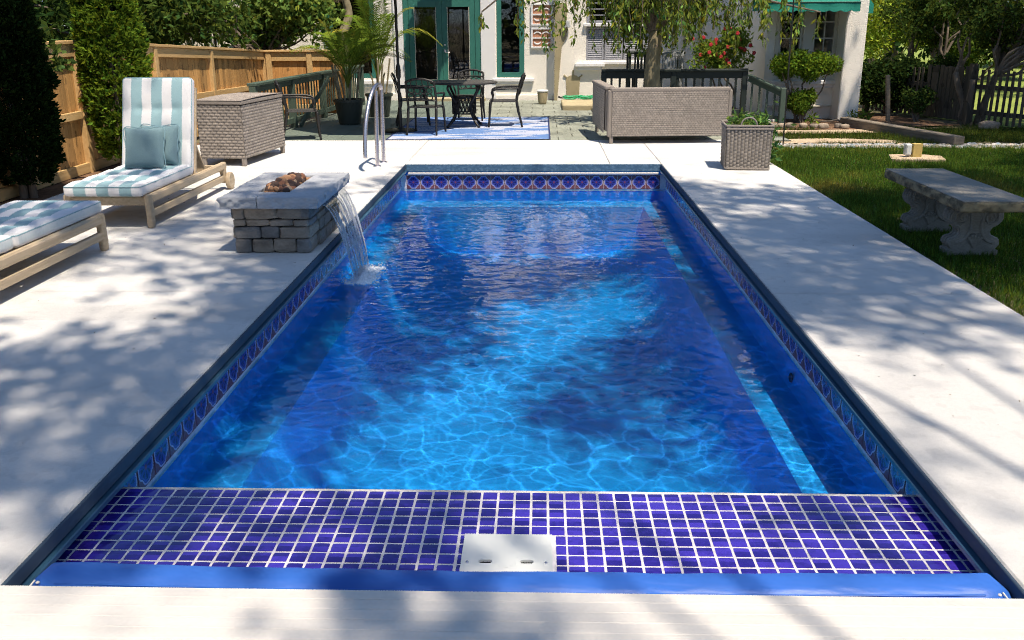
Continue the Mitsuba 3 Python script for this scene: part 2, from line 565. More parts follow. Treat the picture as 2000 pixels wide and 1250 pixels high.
pr('m_roof', lambda p, n, uv: mi.Color3f(0.11, 0.075, 0.055) * (0.6 + 0.8 * cell_rand(dr.floor(p.x * 4), dr.floor(p.y * 6), 1)), 0.9)
pr('m_pot', (0.030, 0.042, 0.034), 0.5)
pr('m_hose', (0.05, 0.42, 0.19), 0.4)
pr('m_tan', lambda p, n, uv: mi.Color3f(0.34, 0.29, 0.18) * (0.8 + 0.4 * fbm(p.x * 6, p.y * 6, p.z * 6, 3)), 0.85)
pr('m_shade_cloth', (0.30, 0.32, 0.34), 0.8)


def c_rug(p, n, uv):
    w = fbm(uv.x * 2.6, uv.y * 6.0, 0, 4) + 0.10 * dr.sin(uv.y * 15 + 7 * fbm(uv.x * 2, uv.y * 1.5, 3, 2))
    k = smoothstep(0.45, 0.55, w)
    c = mix((0.085, 0.16, 0.34), (0.31, 0.34, 0.43), k)
    e = smoothstep(0.030, 0.022, dr.minimum(dr.minimum(uv.x, 2.35 - uv.x), dr.minimum(uv.y, 3.3 - uv.y)))
    return mix(c, (0.02, 0.03, 0.09), e)


pr('m_rug', c_rug, 0.95)


def c_bark(p, n, uv):
    return mix((0.075, 0.058, 0.043), (0.23, 0.19, 0.15), fbm(p.x * 14, p.y * 14, p.z * 3.5, 3))


pr('m_bark', c_bark, 0.95)
pr('m_bark_pale', lambda p, n, uv: mix((0.13, 0.105, 0.06), (0.33, 0.285, 0.18), fbm(p.x * 10, p.y * 10, p.z * 9, 3)), 0.9)
pr('m_bench', lambda p, n, uv: mix((0.15, 0.14, 0.115), (0.31, 0.295, 0.26), fbm(p.x * 6, p.y * 6, p.z * 6, 4)) * (0.8 + 0.3 * noise(p.x * 110, p.y * 110, p.z * 110)), 0.9)
pr('m_bench_edge', lambda p, n, uv: mix((0.075, 0.065, 0.04), (0.27, 0.22, 0.13), smoothstep(0.3, 0.7, fbm(p.x * 16, p.y * 16, p.z * 16, 4))), 0.9)
pr('m_yellow_wood', (0.42, 0.31, 0.10), 0.8)
pr('m_outlet', (0.55, 0.57, 0.56), 0.4)
pr('m_gravel', VC, 0.9)
scene['m_grass'] = dict(type='principledthin', base_color=VC, roughness=0.5, diff_trans=0.6, spec_trans=0.0, eta=1.4)
pr('m_flower', (0.42, 0.015, 0.025), 0.6)
scene['m_leaf'] = dict(type='principledthin', base_color=VC, roughness=0.45, diff_trans=0.75, spec_trans=0.0, eta=1.4)

# ------------------------------------------------------------------ ground
rng = np.random.default_rng(11)
hole = sg.box(-1.9, 1.6, 1.9, 11.2)
ground_poly = sg.box(-160, -120, 160, 220).difference(sg.box(-1.7, 1.9, 1.7, 11.0))
obj('ground', sheet(ground_poly, -0.05), 'm_soil', kind='structure')
obj('lawn', sheet(sg.box(2.82, -3, 12, 12.45), -0.035), 'm_soil', kind='structure')
obj('planting_bed', sheet(sg.box(-7.0, -3, -4.62, 13.0), -0.012), 'm_mulch', kind='structure')
obj('side_bed', sheet(sg.Polygon([(3.0, 14.75), (5.4, 14.75), (6.2, 15.2), (6.85, 15.35), (6.5, 16.4), (6.1, 17.6), (6.1, 24), (3.0, 24)]), -0.03), 'm_mulch', kind='structure')
obj('sandy_path', sheet(sg.Polygon([(2.9, 14.25), (4.3, 14.12), (5.35, 14.3), (5.3, 14.72), (4.2, 14.62), (2.9, 14.66)]), -0.024), 'm_dirt', kind='structure')
obj('bare_earth', sheet(sg.Polygon([(3.0, 12.95), (4.1, 13.1), (5.2, 13.0), (5.1, 13.35), (4.2, 13.6), (3.1, 13.4)]), -0.028), 'm_dirt', kind='structure')

# pool deck: separate slabs with open joints
deck = numbered('pool_deck')
note(deck, kind='structure')


def slab(x0, x1, y0, y1, z1=0.0):
    part(deck, 'slab', box(x0, x1, y0, y1, z1 - 0.07, z1, 0.006), 'm_concrete')


G = 0.003
slab(-4.62, -1.503, -2.0, 5.44 - G)
slab(-4.62, -1.503, 5.44 + G, 9.2 - G)
slab(-4.62, -1.503, 9.2 + G, 13.2)
slab(1.503, 2.79, -2.0, 5.44 - G)
slab(1.503, 2.79, 5.44 + G, 9.3 - G)
slab(1.503, 2.79, 9.3 + G, 13.2)
slab(-1.503 + 2 * G, 0.9 - G, 10.873, 13.2)
slab(0.9 + G, 1.503 - 2 * G, 10.873, 13.2)
part(deck, 'bed', join([box(-4.6, -1.6, -2.0, 13.15, -0.12, -0.055), box(1.6, 2.75, -2.0, 13.15, -0.12, -0.055), box(-1.5, 1.5, 11.0, 13.15, -0.12, -0.055)]), 'm_dark')

# patio beyond the deck: painted boards on the left, pavers on the right
pat = numbered('patio')
note(pat, kind='structure')
part(pat, 'bed', box(-4.05, 3.6, 13.22, 20.45, -0.12, -0.016), 'm_paver_joint')
for k in range(11):
    x0 = -4.05 + k * 0.245
    part(pat, 'board', box(x0 + 0.003, x0 + 0.242, 13.215, 20.4, -0.03, -0.004 - 0.001 * (k % 3), 0.003), 'm_painted_deck')
prg = np.random.default_rng(5)
for i in range(12):
    for j in range(17):
        x0, y0 = -1.34 + i * 0.42, 13.23 + j * 0.42
        if x0 > 3.5:
            continue
        off = 0.21 if j % 2 else 0.0
        a, b = x0 + off + 0.006, min(x0 + off + 0.414, 3.58)
        if b - a < 0.1:
            continue
        part(pat, 'paver', box(max(a, -1.33), b, y0 + 0.006, min(y0 + 0.414, 20.42), -0.05, -0.006 + prg.uniform(-0.004, 0.003), 0.006), 'm_paver')

# ------------------------------------------------------------------ pool
pool = numbered('pool')
note(pool, kind='structure')
YN, YF = 3.0, 10.88
sec = [(-1.565, -0.10), (-1.565, -0.29), (-1.53, -0.41), (-1.52, -0.43), (-1.29, -0.435), (-1.272, -0.445), (-1.243, -0.59), (-1.196, -0.75), (-1.12, -0.875), (-1.01, -0.95), (-0.85, -0.99), (-0.55, -1.0)]
sec = np.array(sec + [(-x, z) for x, z in sec[::-1]])
ys = np.linspace(YN, YF, 40)
P = np.stack([np.repeat(sec[:, :1], 40, 1), np.repeat(ys[None], len(sec), 0), np.repeat(sec[:, 1:], 40, 1)], -1)
part(pool, 'shell', flip_to(gridmesh(P), (0, 0, 1)), 'm_pool_shell', smooth=33)
part(pool, 'end_wall', join([box(-1.6, 1.6, YF + 0.001, YF + 0.1, -1.1, -0.09), box(-1.54, 1.54, 10.55, YF, -1.1, -0.434, 0.015), box(-1.6, 1.6, 2.95, 3.0, -1.1, -0.20)]), 'm_pool_shell')
# coping fascia, cover track and the recess behind it
for s in (-1, 1):
    x0, x1 = sorted((s * 1.489, s * 1.502))
    part(pool, 'coping', box(x0, x1, 2.3, 10.873, -0.054, -0.002, 0.003), 'm_coping')
    x0, x1 = sorted((s * 1.472, s * 1.56))
    part(pool, 'cover_track', box(x0, x1, 2.34, 10.86, -0.084, -0.060, 0.004), 'm_track')
    x0, x1 = sorted((s * 1.566, s * 1.62))
    part(pool, 'recess', box(x0, x1, 2.1, 10.9, -0.35, -0.0702), 'm_dark')
part(pool, 'coping', box(-1.489, 1.489, 10.858, 10.872, -0.084, -0.002, 0.003), 'm_coping_far')
part(pool, 'white_strip', box(-1.47, 1.47, 10.835, 10.88, -0.118, -0.098, 0.003), 'm_white_trim')
part(pool, 'grout_back', join([box(-1.56, 1.56, 10.874, 10.88, -0.32, -0.128), box(-1.5655, -1.560, 3.0, 10.87, -0.32, -0.104), box(1.560, 1.5655, 3.0, 10.87, -0.32, -0.104)]), 'm_grout')


def line_tile(w, h):
    """A tile in the x-z plane facing -y, its pattern on the face."""
    e = 0.003
    v = [(0, 0.006, 0), (w, 0.006, 0), (w, 0.006, h), (0, 0.006, h), (e, 0, e), (w - e, 0, e), (w - e, 0, h - e), (e, 0, h - e)]
    f = [(4, 5, 6), (4, 6, 7)]
    for a in range(4):
        b = (a + 1) % 4
        f += [(a, b, b + 4), (a, b + 4, a + 4)]
    return TM(v, f), np.array([(0, 0), (1, 0), (1, 1), (0, 1), (.02, .02), (.98, .02), (.98, .98), (.02, .98)], float)


TW, TH = 0.166, 0.166
lm, luv = line_tile(TW - 0.003, TH - 0.003)
ld = mikit.ply(lm, 'm_line_tile', uv=luv)
trng = np.random.default_rng(3)
for k in range(18):
    part(pool, 'tile', ld, None, tw=T().translate([-1.494 + k * TW, 10.868 + trng.uniform(0, .001), -0.296]))
for k in range(46):
    y = 3.2 + k * TW
    part(pool, 'tile', ld, None, tw=T().translate([-1.554, y, -0.270]).rotate([0, 0, 1], 90))
    part(pool, 'tile', ld, None, tw=T().translate([1.554, y + TW, -0.270]).rotate([0, 0, 1], -90))

# tiled ledge over the cover box
led = numbered('tiled_ledge')
note(led, kind='structure')
part(led, 'base', box(-1.545, 1.545, 2.50, 3.148, -0.6, -0.1285), 'm_grout')
part(led, 'edge_strip', box(-1.545, 1.545, 3.1485, 3.160, -0.62, -0.126, 0.002), 'm_white_trim')
PT = 0.062
tiles = []
for j in range(10):
    for i in range(50):
        x, y = -1.55 + (i + .5) * PT, 2.5 + (j + .5) * PT + 0.028
        if -0.20 < x < 0.165 and y < 2.84:
            # tiles cut round the plate
            if x < -0.15:
                tiles.append((x - 0.006, y, 0.040, 0))
            elif x > 0.115:
                tiles.append((x + 0.012, y, 0.036, 0))
            continue
        if y > 3.14:
            continue
        tiles.append((x, y, 0.055, trng.integers(0, 6)))
tiles.sort(key=lambda t: (t[1], abs(t[0])))
mos = {}
for w in (0.055, 0.040, 0.036):
    for v in range(6):
        b = rbox(w, 0.055, 0.012, 0.0035, 3, 3, 1)
        mos[w, v] = mikit.ply(rot(b, *np.random.default_rng(v + 1).uniform(-.5, .5, 2)), 'm_mosaic', smooth=40)
rest = []
for n, (x, y, w, v) in enumerate(tiles):
    z = -0.1325 + trng.uniform(0, 0.0012)
    if n < 300:
        part(led, 'tile', mos[w, v], None, tw=T().translate([x, y, z]))
    else:
        rest.append(move(rbox(w, 0.055, 0.012, 0.0035, 3, 3, 1), x, y, z))
part(led, 'more_tiles', join(rest), 'm_mosaic', smooth=40, kind='stuff')
part(led, 'trench', join([box(-1.6, 1.6, 2.1, 2.5, -0.36, -0.33), box(-1.6, 1.6, 2.27, 2.29, -0.33, -0.03), box(-1.62, -1.6, 2.1, 3.2, -0.4, -0.1), box(1.6, 1.62, 2.1, 3.2, -0.4, -0.1)]), 'm_dark')

# cover plate
pl = thing('cover_plate', 'white square-cornered plate with two slots set into blue mosaic ledge', 'access plate')
outer = sg.box(-0.166, 2.585, 0.137, 2.830)
slots = [sg.LineString([(cx - 0.012, 2.658), (cx + 0.012, 2.658)]).buffer(0.0105) for cx in (-0.085, 0.052)]
body = outer
for s in slots:
    body = body.difference(s)
part(pl, 'panel', prism(body, -0.135, -0.118), 'm_plate')
part(pl, 'slot_back', prism(unary_union([s.buffer(0.002) for s in slots]), -0.136, -0.1265), 'm_dark', kind='stuff')
ring = sg.Point(-0.016, 2.655).buffer(0.034, 24)
part(pl, 'disc', prism(ring, -0.1175, -0.1168), 'm_plate')
for x in (-0.145, 0.115):
    part(pl, 'screw', lathe([(0, -0.1145), (0.004, -0.1150), (0.0055, -0.1178)], 12, x, 2.653), 'm_steel', smooth=40)

# roller of the pool cover
ro = thing('cover_roller', 'long blue vinyl pool cover rolled up in front of the mosaic ledge', 'pool cover')
n = 60
xs = np.linspace(-1.455, 1.485, n)
endt = np.minimum(1, np.minimum(xs + 1.455, 1.485 - xs) / 0.05)
rr = 0.096 * (0.55 + 0.45 * np.sqrt(1 - (1 - endt) ** 2))
rr = rr + 0.0012 * np.sin(xs * 9) + 0.0008 * np.sin(xs * 23)
rr[1:-1] += np.random.default_rng(4).normal(0, 0.0005, n - 2)
part(ro, 'roll', tube(np.stack([xs, np.full(n, 2.412), -0.094 - 0.016 * (1 - (xs / 1.48) ** 2)], 1), rr, 40), 'm_roller', smooth=50)
hem = [(x, 2.412 - 0.097 * math.cos(.95), -0.094 - 0.016 * (1 - (x / 1.48) ** 2) + 0.097 * math.sin(.95) - 0.002) for x in np.linspace(-1.36, 1.39, 30)]
part(ro, 'hem', tube(hem, 0.004, 6), 'm_roller', smooth=True)
for s, x in ((-1, -1.41), (1, 1.43)):
    part(ro, 'rivet', lump(x, 2.355, -0.017, 0.012, 0.012, 0.008, 1, 0.02), 'm_white_trim', smooth=True)
    part(ro, 'strap', tube(curve([(x + 0.01 * s, 2.36, -0.012), (x + 0.02 * s, 2.335, -0.028), (x + 0.012 * s, 2.322, -0.05)], 5), 0.003, 6), 'm_white_trim', smooth=True)

# white lid of the cover box
lid = thing('cover_box_lid', 'wide white ribbed lid of the cover box along the near edge', 'box lid')
y = 2.297
k = 0
while y > 1.2:
    part(lid, 'slat', box(-2.7, 2.7, y - 0.0452, y, -0.03, 0.012, 0.0022), 'm_lid')
    y -= 0.0465
part(lid, 'tray', box(-2.69, 2.69, 1.2, 2.294, -0.05, -0.012), 'm_grout')

# water surface with ripples and the rings round the waterfall
WX, WY = np.meshgrid(np.linspace(-1.557, 1.557, 210), np.linspace(3.158, 10.873, 520), indexing='ij')
Q = np.stack([WX, WY, np.zeros_like(WX)], -1)
h = 0.0045 * (meshkit.fbm(Q * [2.2, 2.8, 1], 3, 1) - .5) + 0.0042 * (meshkit.noise(Q * [7, 11, 1], 5) - .5) + 0.0024 * (meshkit.noise(Q * [17, 27, 1], 8) - .5) + 0.0008 * (meshkit.noise(Q * [31, 44, 1], 9) - .5)
wd = np.hypot(WX + 1.26, (WY - 6.9) * .7)
h = h * (0.55 + 0.5 * np.exp(-((WY - 8.5) / 3.0) ** 2) + 0.4 * np.exp(-wd)) + 0.0035 * np.sin(wd * 26) * np.exp(-wd * 1.7) + 0.012 * np.exp(-(wd / 0.16) ** 2) * (meshkit.noise(Q * [40, 40, 1], 3) - .3)
Q[..., 2] = -0.287 + h
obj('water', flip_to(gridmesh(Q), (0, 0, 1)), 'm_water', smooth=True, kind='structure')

# ------------------------------------------------------------------ fire table of stone, with lava rock and a sheet of water
fp = thing('fire_pit', 'stone fire pit with grey slab top and spout standing by the pool', 'fire pit')
X0, X1, Y0, Y1, ZC = -2.105, -1.56, 6.45, 7.42, 0.335
part(fp, 'core', box(X0 + .035, X1 - .035, Y0 + .035, Y1 - .035, 0, ZC), 'm_mortar')
srg = np.random.default_rng(21)
rows_front = [(0.0, 0.105, [0.19, 0.26, 0.27, 0.165]), (0.105, 0.195, [0.30, 0.21, 0.345]), (0.195, 0.245, [0.135, 0.26, 0.27, 0.17]), (0.245, 0.335, [0.13, 0.37, 0.35])]


def stone_row(z0, z1, widths, face):
    L = (X1 - X0) if face == 'f' else (Y1 - Y0)
    w = np.array(widths) / sum(widths) * L
    a = 0
    for q in w:
        g = 0.006
        hz, cz = (z1 - z0) - g, (z0 + z1) / 2 + srg.uniform(-.002, .002)
        dep = 0.08
        pro = srg.uniform(-0.006, 0.012)
        kw = dict(power=srg.uniform(.16, .30), rough=srg.uniform(.08, .16), seed=int(srg.integers(999)), sub=3, freq=2.6)
        if face == 'f':
            m = lump(X0 + a + q / 2, Y0 + .035 - pro, cz, q - g, dep, hz, **kw)
        elif face == 'r':
            m = lump(X1 - .035 + pro, Y0 + a + q / 2, cz, dep, q - g, hz, **kw)
        elif face == 'l':
            m = lump(X0 + .035 - pro, Y0 + a + q / 2, cz, dep, q - g, hz, **kw)
        part(fp, 'stone', rot(m, 0, srg.uniform(-2, 2) if face == 'f' else 0, 0, m.vertices.mean(0)), f'm_stone_{srg.integers(3)}', smooth=35)
        a += q


for r in rows_front:
    stone_row(*r, 'f')
for z0, z1 in ((0, .105), (.105, .195), (.195, .245), (.245, .335)):
    stone_row(z0, z1, srg.uniform(.13, .3, 4), 'r')
    stone_row(z0, z1, srg.uniform(.13, .3, 4), 'l')


def slab_rough(poly_pts, z0, z1, seed):
    """A cap slab with rock-faced edges."""
    pts = []
    pp = np.array(poly_pts, float)
    for a, b in zip(pp, np.roll(pp, -1, 0)):
        m = max(2, int(np.linalg.norm(b - a) / 0.02))
        for t in np.arange(m) / m:
            pts.append(a + (b - a) * t)
    pts = np.array(pts)
    c = pts.mean(0)
    out = []
    zs = [z0, z0 + .004, z0 + (z1 - z0) * .3, z0 + (z1 - z0) * .55, z0 + (z1 - z0) * .8, z1 - .004, z1]
    for k, z in enumerate(zs):
        q = np.column_stack([pts, np.full(len(pts), z)])
        d = (meshkit.fbm(q * [22, 22, 40], 3, seed) - .5) * 0.034
        if k in (0, 6):
            d = d - 0.006
        dirn = (pts - c) / np.linalg.norm(pts - c, axis=1, keepdims=True)
        out.append(np.column_stack([pts + dirn * d[:, None], np.full(len(pts), z)]))
    O = np.array(out)
    nl, npt = O.shape[:2]
    f = []
    for i in range(nl - 1):
        j = np.arange(npt)
        a, b = i * npt + j, i * npt + (j + 1) % npt
        f += [np.stack([a, b, b + npt], 1), np.stack([a, b + npt, a + npt], 1)]
    v = O.reshape(-1, 3)
    top = trimesh.creation.triangulate_polygon(sg.Polygon(O[-1][:, :2]), engine='earcut')
    ft = np.asarray(top[1])
    # keep the outline's own vertex order
    idx = np.array([np.argmin(np.linalg.norm(O[-1][:, :2] - q, axis=1)) for q in np.asarray(top[0])])
    f += [idx[ft] + (nl - 1) * npt, idx[ft][:, ::-1]]
    m = TM(v, np.vstack(f))
    return TM(m.vertices, m.faces)


CX0, CX1, CY0, CY1 = -2.165, -1.475, 6.37, 7.52
HX0, HX1, HY0, HY1 = -1.955, -1.725, 6.60, 7.36
zt0, zt1 = 0.338, 0.418
caps = [[(CX0, CY0), (-1.90, CY0), (-1.90, HY0), (CX0, HY0)], [(-1.897, CY0), (CX1, CY0), (CX1, HY0), (-1.897, HY0)],
        [(CX0, HY0 + .003), (HX0, HY0 + .003), (HX0, HY1), (CX0, HY1)], [(HX1, HY0 + .003), (CX1, HY0 + .003), (CX1, HY1), (HX1, HY1)],
        [(CX0, HY1 + .003), (CX1, HY1 + .003), (CX1, CY1), (CX0, CY1)]]


def cap_piece(x0, x1, y0, y1, edges, seed):
    """A slab piece, rock-faced only on the named outer edges."""
    b = rbox(x1 - x0, y1 - y0, zt1 - zt0, 0.004, max(4, int((x1 - x0) / .015)), max(4, int((y1 - y0) / .015)), 6)
    v = np.asarray(b.vertices) + [(x0 + x1) / 2, (y0 + y1) / 2, (zt0 + zt1) / 2]
    d = (meshkit.fbm(v * [24, 24, 34], 3, seed) - .35) * 0.05
    rel = 1 - np.abs((v[:, 2] - (zt0 + zt1) / 2) / ((zt1 - zt0) / 2)) ** 4 * .55
    for e in edges:
        ax, at, sgn = {'l': (0, x0, -1), 'r': (0, x1, 1), 'f': (1, y0, -1), 'b': (1, y1, 1)}[e]
        w = np.clip(1 - np.abs(v[:, ax] - at) / 0.02, 0, 1)
        v[:, ax] += sgn * d * w * rel
    v[:, 2] += (meshkit.fbm(v * [5, 5, 5], 3, seed + 5) - .5) * 0.006
    return TM(v, b.faces)


for nme, (x0, x1, y0, y1, e) in enumerate([(CX0, -1.902, CY0, HY0, 'lf'), (-1.898, CX1, CY0, HY0, 'rf'), (CX0, HX0, HY0 + .004, HY1, 'l'), (HX1, CX1, HY0 + .004, HY1, 'r'), (CX0, CX1, HY1 + .004, CY1, 'lrb')]):
    part(fp, 'cap_slab', cap_piece(x0, x1, y0, y1, e, 30 + nme), 'm_cap', smooth=35)
part(fp, 'burner_tray', box(HX0 - .01, HX1 + .01, HY0 - .01, HY1 + .01, 0.30, 0.345), 'm_lava_2')
part(fp, 'spout', box(-1.56, -1.492, 6.55, 7.31, 0.318, 0.337, 0.003), 'm_bronze')
lrg = np.random.default_rng(8)
rocks = []
for k in range(175):
    u, v = lrg.uniform(0, 1), lrg.uniform(0, 1)
    s = lrg.uniform(.04, .075)
    x, y = HX0 + .03 + u * (HX1 - HX0 - .06), HY0 + .03 + v * (HY1 - HY0 - .06)
    z = 0.368 + 0.075 * (1 - (2 * u - 1) ** 4 * .6) * (1 - (2 * v - 1) ** 12) * lrg.uniform(.1, 1)
    part(fp, 'lava_rock', rot(lump(x, y, z, s, s * lrg.uniform(.7, 1.2), s * lrg.uniform(.6, .9), .75, .16, k, 2, 1.6), *lrg.uniform(0, 360, 3), at=(x, y, z)), f'm_lava_{lrg.choice([0, 0, 1, 2, 2, 3])}', smooth=30)

wf = thing('water_curtain', 'thin clear sheet of water falling from the fire pit spout into the pool', 'waterfall')
nu, nv = 90, 40
U, V = np.meshgrid(np.linspace(0, 1, nu), np.linspace(0, 1, nv), indexing='ij')
wrg = np.random.default_rng(2)


def fall_pos(u, v, off=0.0):
    t = v ** 0.62
    x = -1.492 + 0.205 * t + off
    z = 0.330 - 0.614 * t ** 2
    yc = 6.93 - 0.02 * t
    half = 0.37 * (1 - 0.20 * t)
    return np.stack([x, yc + (2 * u - 1) * half, z], -1)


PP = fall_pos(U, V)
amp = 0.006 * V
PP[..., 0] += amp * (meshkit.noise(np.stack([U * 40, V * 1.2, U * 0], -1), 1) - .5) * 2
part(wf, 'sheet', gridmesh(PP), 'm_fall_sheet', smooth=True, uv=np.stack([U, V], -1).reshape(-1, 2))
st = []
for k in range(72):
    u0 = wrg.uniform(0, 1) if k > 5 else (0.0 if k % 2 else 1.0)
    v0, v1 = sorted(wrg.uniform(0, 1, 2))
    v1 = min(1, v0 + max(.25, v1 - v0))
    vv = np.linspace(v0, v1, 14)
    uu = np.clip(u0 + .012 * np.sin(vv * 9 + k), 0, 1)
    st.append(tube(fall_pos(uu, vv, 0.003), 0.0012 + 0.0018 * np.sin(np.linspace(0.1, 3, 14)), 5))
part(wf, 'strands', join(st), 'm_fall_strand', smooth=True, kind='stuff')
dp = []
for k in range(900):
    r = abs(wrg.normal(0, .10))
    a = wrg.uniform(0, 2 * math.pi)
    yy = 6.9 + wrg.uniform(-.24, .24)
    s = wrg.uniform(.004, .013)
    dp.append(lump(-1.28 + r * math.cos(a), yy + r * math.sin(a) * .6, -0.283 + abs(wrg.normal(0, .018)) * math.exp(-r * 6), s, s, s * .7, 1, .1, k, 1))
for k in range(26):
    q = fall_pos(np.array(wrg.choice([0., 1.])), np.array(wrg.uniform(.3, .95)))
    s = wrg.uniform(.004, .009)
    dp.append(lump(q[0] + wrg.normal(0, .01), q[1] + wrg.normal(0, .018), q[2], s, s, s, 1, .1, k, 1))
for k in range(420):
    yy = 6.9 + wrg.uniform(-.25, .25)
    r = abs(wrg.normal(0, .05))
    s = wrg.uniform(.010, .032)
    dp.append(lump(-1.28 + r * wrg.choice([-1, 1]) + .03, yy, -0.284, s, s * 1.3, .007 + .016 * math.exp(-r * 20), 1, .2, k + 7, 1))
part(wf, 'splash', join(dp), 'm_foam', smooth=True, kind='stuff')

# ------------------------------------------------------------------ loungers
def mattress(w, L, t, rows, seed):
    m = rbox(w, L, t, 0.028, 28, 44, 4)
    v = np.asarray(m.vertices)
    top = v[:, 2] > 0
    cx, cy = v[:, 0] / w + .5, v[:, 1] / L + .5
    puff = 0.014 * np.abs(np.sin(np.pi * cy * rows)) ** .6
    tuft = np.zeros(len(v))
    for i in range(1, 4):
        for j in range(1, rows):
            tuft += np.exp(-(((cx - i / 4) * w) ** 2 + ((cy - j / rows) * L) ** 2) / 0.0012)
    v[:, 2] += np.where(top, puff - 0.016 * tuft + .008 * (meshkit.noise(v * 9, seed) - .5), 0)
    return TM(v, m.faces), np.column_stack([v[:, 0] / w + .5, v[:, 1]])


def edge_loop(w, L, z, r=0.0045):
    a, b, c = w / 2 - .004, L / 2 - .004, .03
    pts = []
    for cx, cy, a0 in ((a - c, b - c, 0), (-a + c, b - c, 90), (-a + c, -b + c, 180), (a - c, -b + c, 270)):
        for q in np.radians(np.linspace(a0, a0 + 90, 6)):
            pts.append((cx + c * math.cos(q), cy + c * math.sin(q), z))
    pts.append(pts[0])
    return tube(pts, r, 6, False)


def tilt_back(m, y0, z0, deg):
    """Turn a part that lies along +y from its hinge at y0, z0 up by deg."""
    return rot(m, deg, 0, 0, (0, y0, z0))


LW, HZ = 0.66, 0.235


def lounger(label, x, y, rz, deg):
    """Foot end at the origin, head along +y; the frame is 1.95 m long."""
    tw = place(x, y, 0, rz)
    t = thing('lounger', label, 'sun lounger', 'striped loungers on the pool deck')
    hinge, W = 1.12, LW / 2
    for s in (-1, 1):
        rail = [(s * W, 0.03, 0.05), (s * W, 0.025, HZ - .03), (s * W, 0.07, HZ + .012), (s * W, 0.16, HZ + .018), (s * W, 0.9, HZ + .018), (s * W, 1.86, HZ + .018)]
        part(t, 'side_rail', join([beam((s * W, .06, HZ), (s * W, 1.9, HZ), .05, .07, .012)]), 'm_teak', tw=tw)
        part(t, 'stretcher', beam((s * W, .06, .115), (s * W, 1.82, .115), .035, .06, .006), 'm_teak', tw=tw)
        leg = rbox(.054, .075, HZ + .04, .02, 4, 4, 8)
        part(t, 'leg', move(leg, s * W, .032, (HZ + .04) / 2), 'm_teak', smooth=40, tw=tw)
        part(t, 'leg', beam((s * W, 1.86, .07), (s * W, 1.84, HZ + .035), .05, .07, .01, up=(0, 1, 0)), 'm_teak', tw=tw)
        wl = rot(lathe([(0, -.022), (.078, -.022), (.084, -.014), (.084, .014), (.078, .022), (0, .022)], 28), 0, 90, 0)
        part(t, 'wheel', move(wl, s * (W + .052), 1.88, .086), 'm_teak', smooth=40, tw=tw)
    for yy in (.06, 1.8):
        part(t, 'cross_rail', beam((-W, yy, HZ - .02), (W, yy, HZ - .02), .035, .07, .006), 'm_teak', tw=tw)
    for k in range(9):
        yy = .14 + k * .115
        part(t, 'slat', beam((-W + .02, yy, HZ + .022), (W - .02, yy, HZ + .022), .07, .016, .003), 'm_teak', tw=tw)
    zb = HZ + .03
    mt, uv = mattress(LW - .02, hinge + .05, .085, 4, 3)
    part(t, 'mattress', move(mt, 0, hinge / 2 - .035, zb + .045), 'm_stripe', smooth=True, uv=uv, tw=tw)
    part(t, 'piping', join([move(edge_loop(LW - .02, hinge + .05, .036), 0, hinge / 2 - .035, zb + .045)]), 'm_piping', smooth=True, tw=tw)
    mb, uvb = mattress(LW - .02, .86, .085, 3, 5)
    part(t, 'back_cushion', tilt_back(move(mb, 0, hinge + .44, zb + .05), hinge, zb, deg), 'm_stripe', smooth=True, uv=uvb, tw=tw)
    part(t, 'piping', tilt_back(move(edge_loop(LW - .02, .86, .036), 0, hinge + .44, zb + .05), hinge, zb, deg), 'm_piping', smooth=True, tw=tw)
    for s in (-1, 1):
        part(t, 'back_rail', tilt_back(beam((s * (W - .03), hinge, zb - .02), (s * (W - .03), hinge + .80, zb - .02), .045, .035, .006), hinge, zb, deg), 'm_teak', tw=tw)
    for k in range(6):
        part(t, 'back_slat', tilt_back(beam((-W + .05, hinge + .1 + k * .125, zb - .01), (W - .05, hinge + .1 + k * .125, zb - .01), .07, .014, .003), hinge, zb, deg), 'm_teak', tw=tw)
    if deg > 1:
        part(t, 'prop', beam((0, 1.72, HZ), tuple(np.array([0, hinge + .6 * math.cos(math.radians(deg)), zb + .6 * math.sin(math.radians(deg))])), .4, .03, .004), 'm_teak', tw=tw)
    return t


lounger('striped lounger with raised back and two pillows behind the fire pit', -3.40, 7.28, 0, 72)
lounger('striped lounger at the lower left edge, flat foot end towards the cedar fence', -3.43, 6.55, 180, 0)


def pillow(w, h, t):
    n = 22
    u, v = np.meshgrid(np.linspace(-1, 1, n), np.linspace(-1, 1, n), indexing='ij')
    px = u * w / 2 * (1 - .07 * (1 - v ** 2) * np.abs(u) ** 3)
    py = v * h / 2 * (1 - .07 * (1 - u ** 2) * np.abs(v) ** 3)
    pz = t / 2 * (np.clip((1 - u ** 4) * (1 - v ** 4), 0, 1)) ** .55
    pz = pz * (1 + .18 * (meshkit.noise(np.stack([u * 2, v * 2, u * 0], -1), 4) - .5))
    a = gridmesh(np.stack([px, py, pz], -1))
    b = gridmesh(np.stack([px, py, -pz], -1))
    return join([a, TM(b.vertices, np.asarray(b.faces)[:, ::-1])])


def prop_pillow(label, x, y, z, rx, rz, s=.36):
    t = thing('pillow', label, 'pillow', 'teal pillows on the raised lounger')
    part(t, 'cover', move(rot(rot(pillow(s, s, .12), rx), 0, 0, rz), x, y, z), 'm_pillow', smooth=True)
    a = s / 2 * .985
    loop = [(-a, -a, 0), (0, -a * .94, 0), (a, -a, 0), (a * .94, 0, 0), (a, a, 0), (0, a * .94, 0), (-a, a, 0), (-a * .94, 0, 0), (-a, -a, 0)]
    part(t, 'piping', move(rot(rot(tube(curve(loop, 5), .0045, 6, False), rx), 0, 0, rz), x, y, z), 'm_piping', smooth=True)


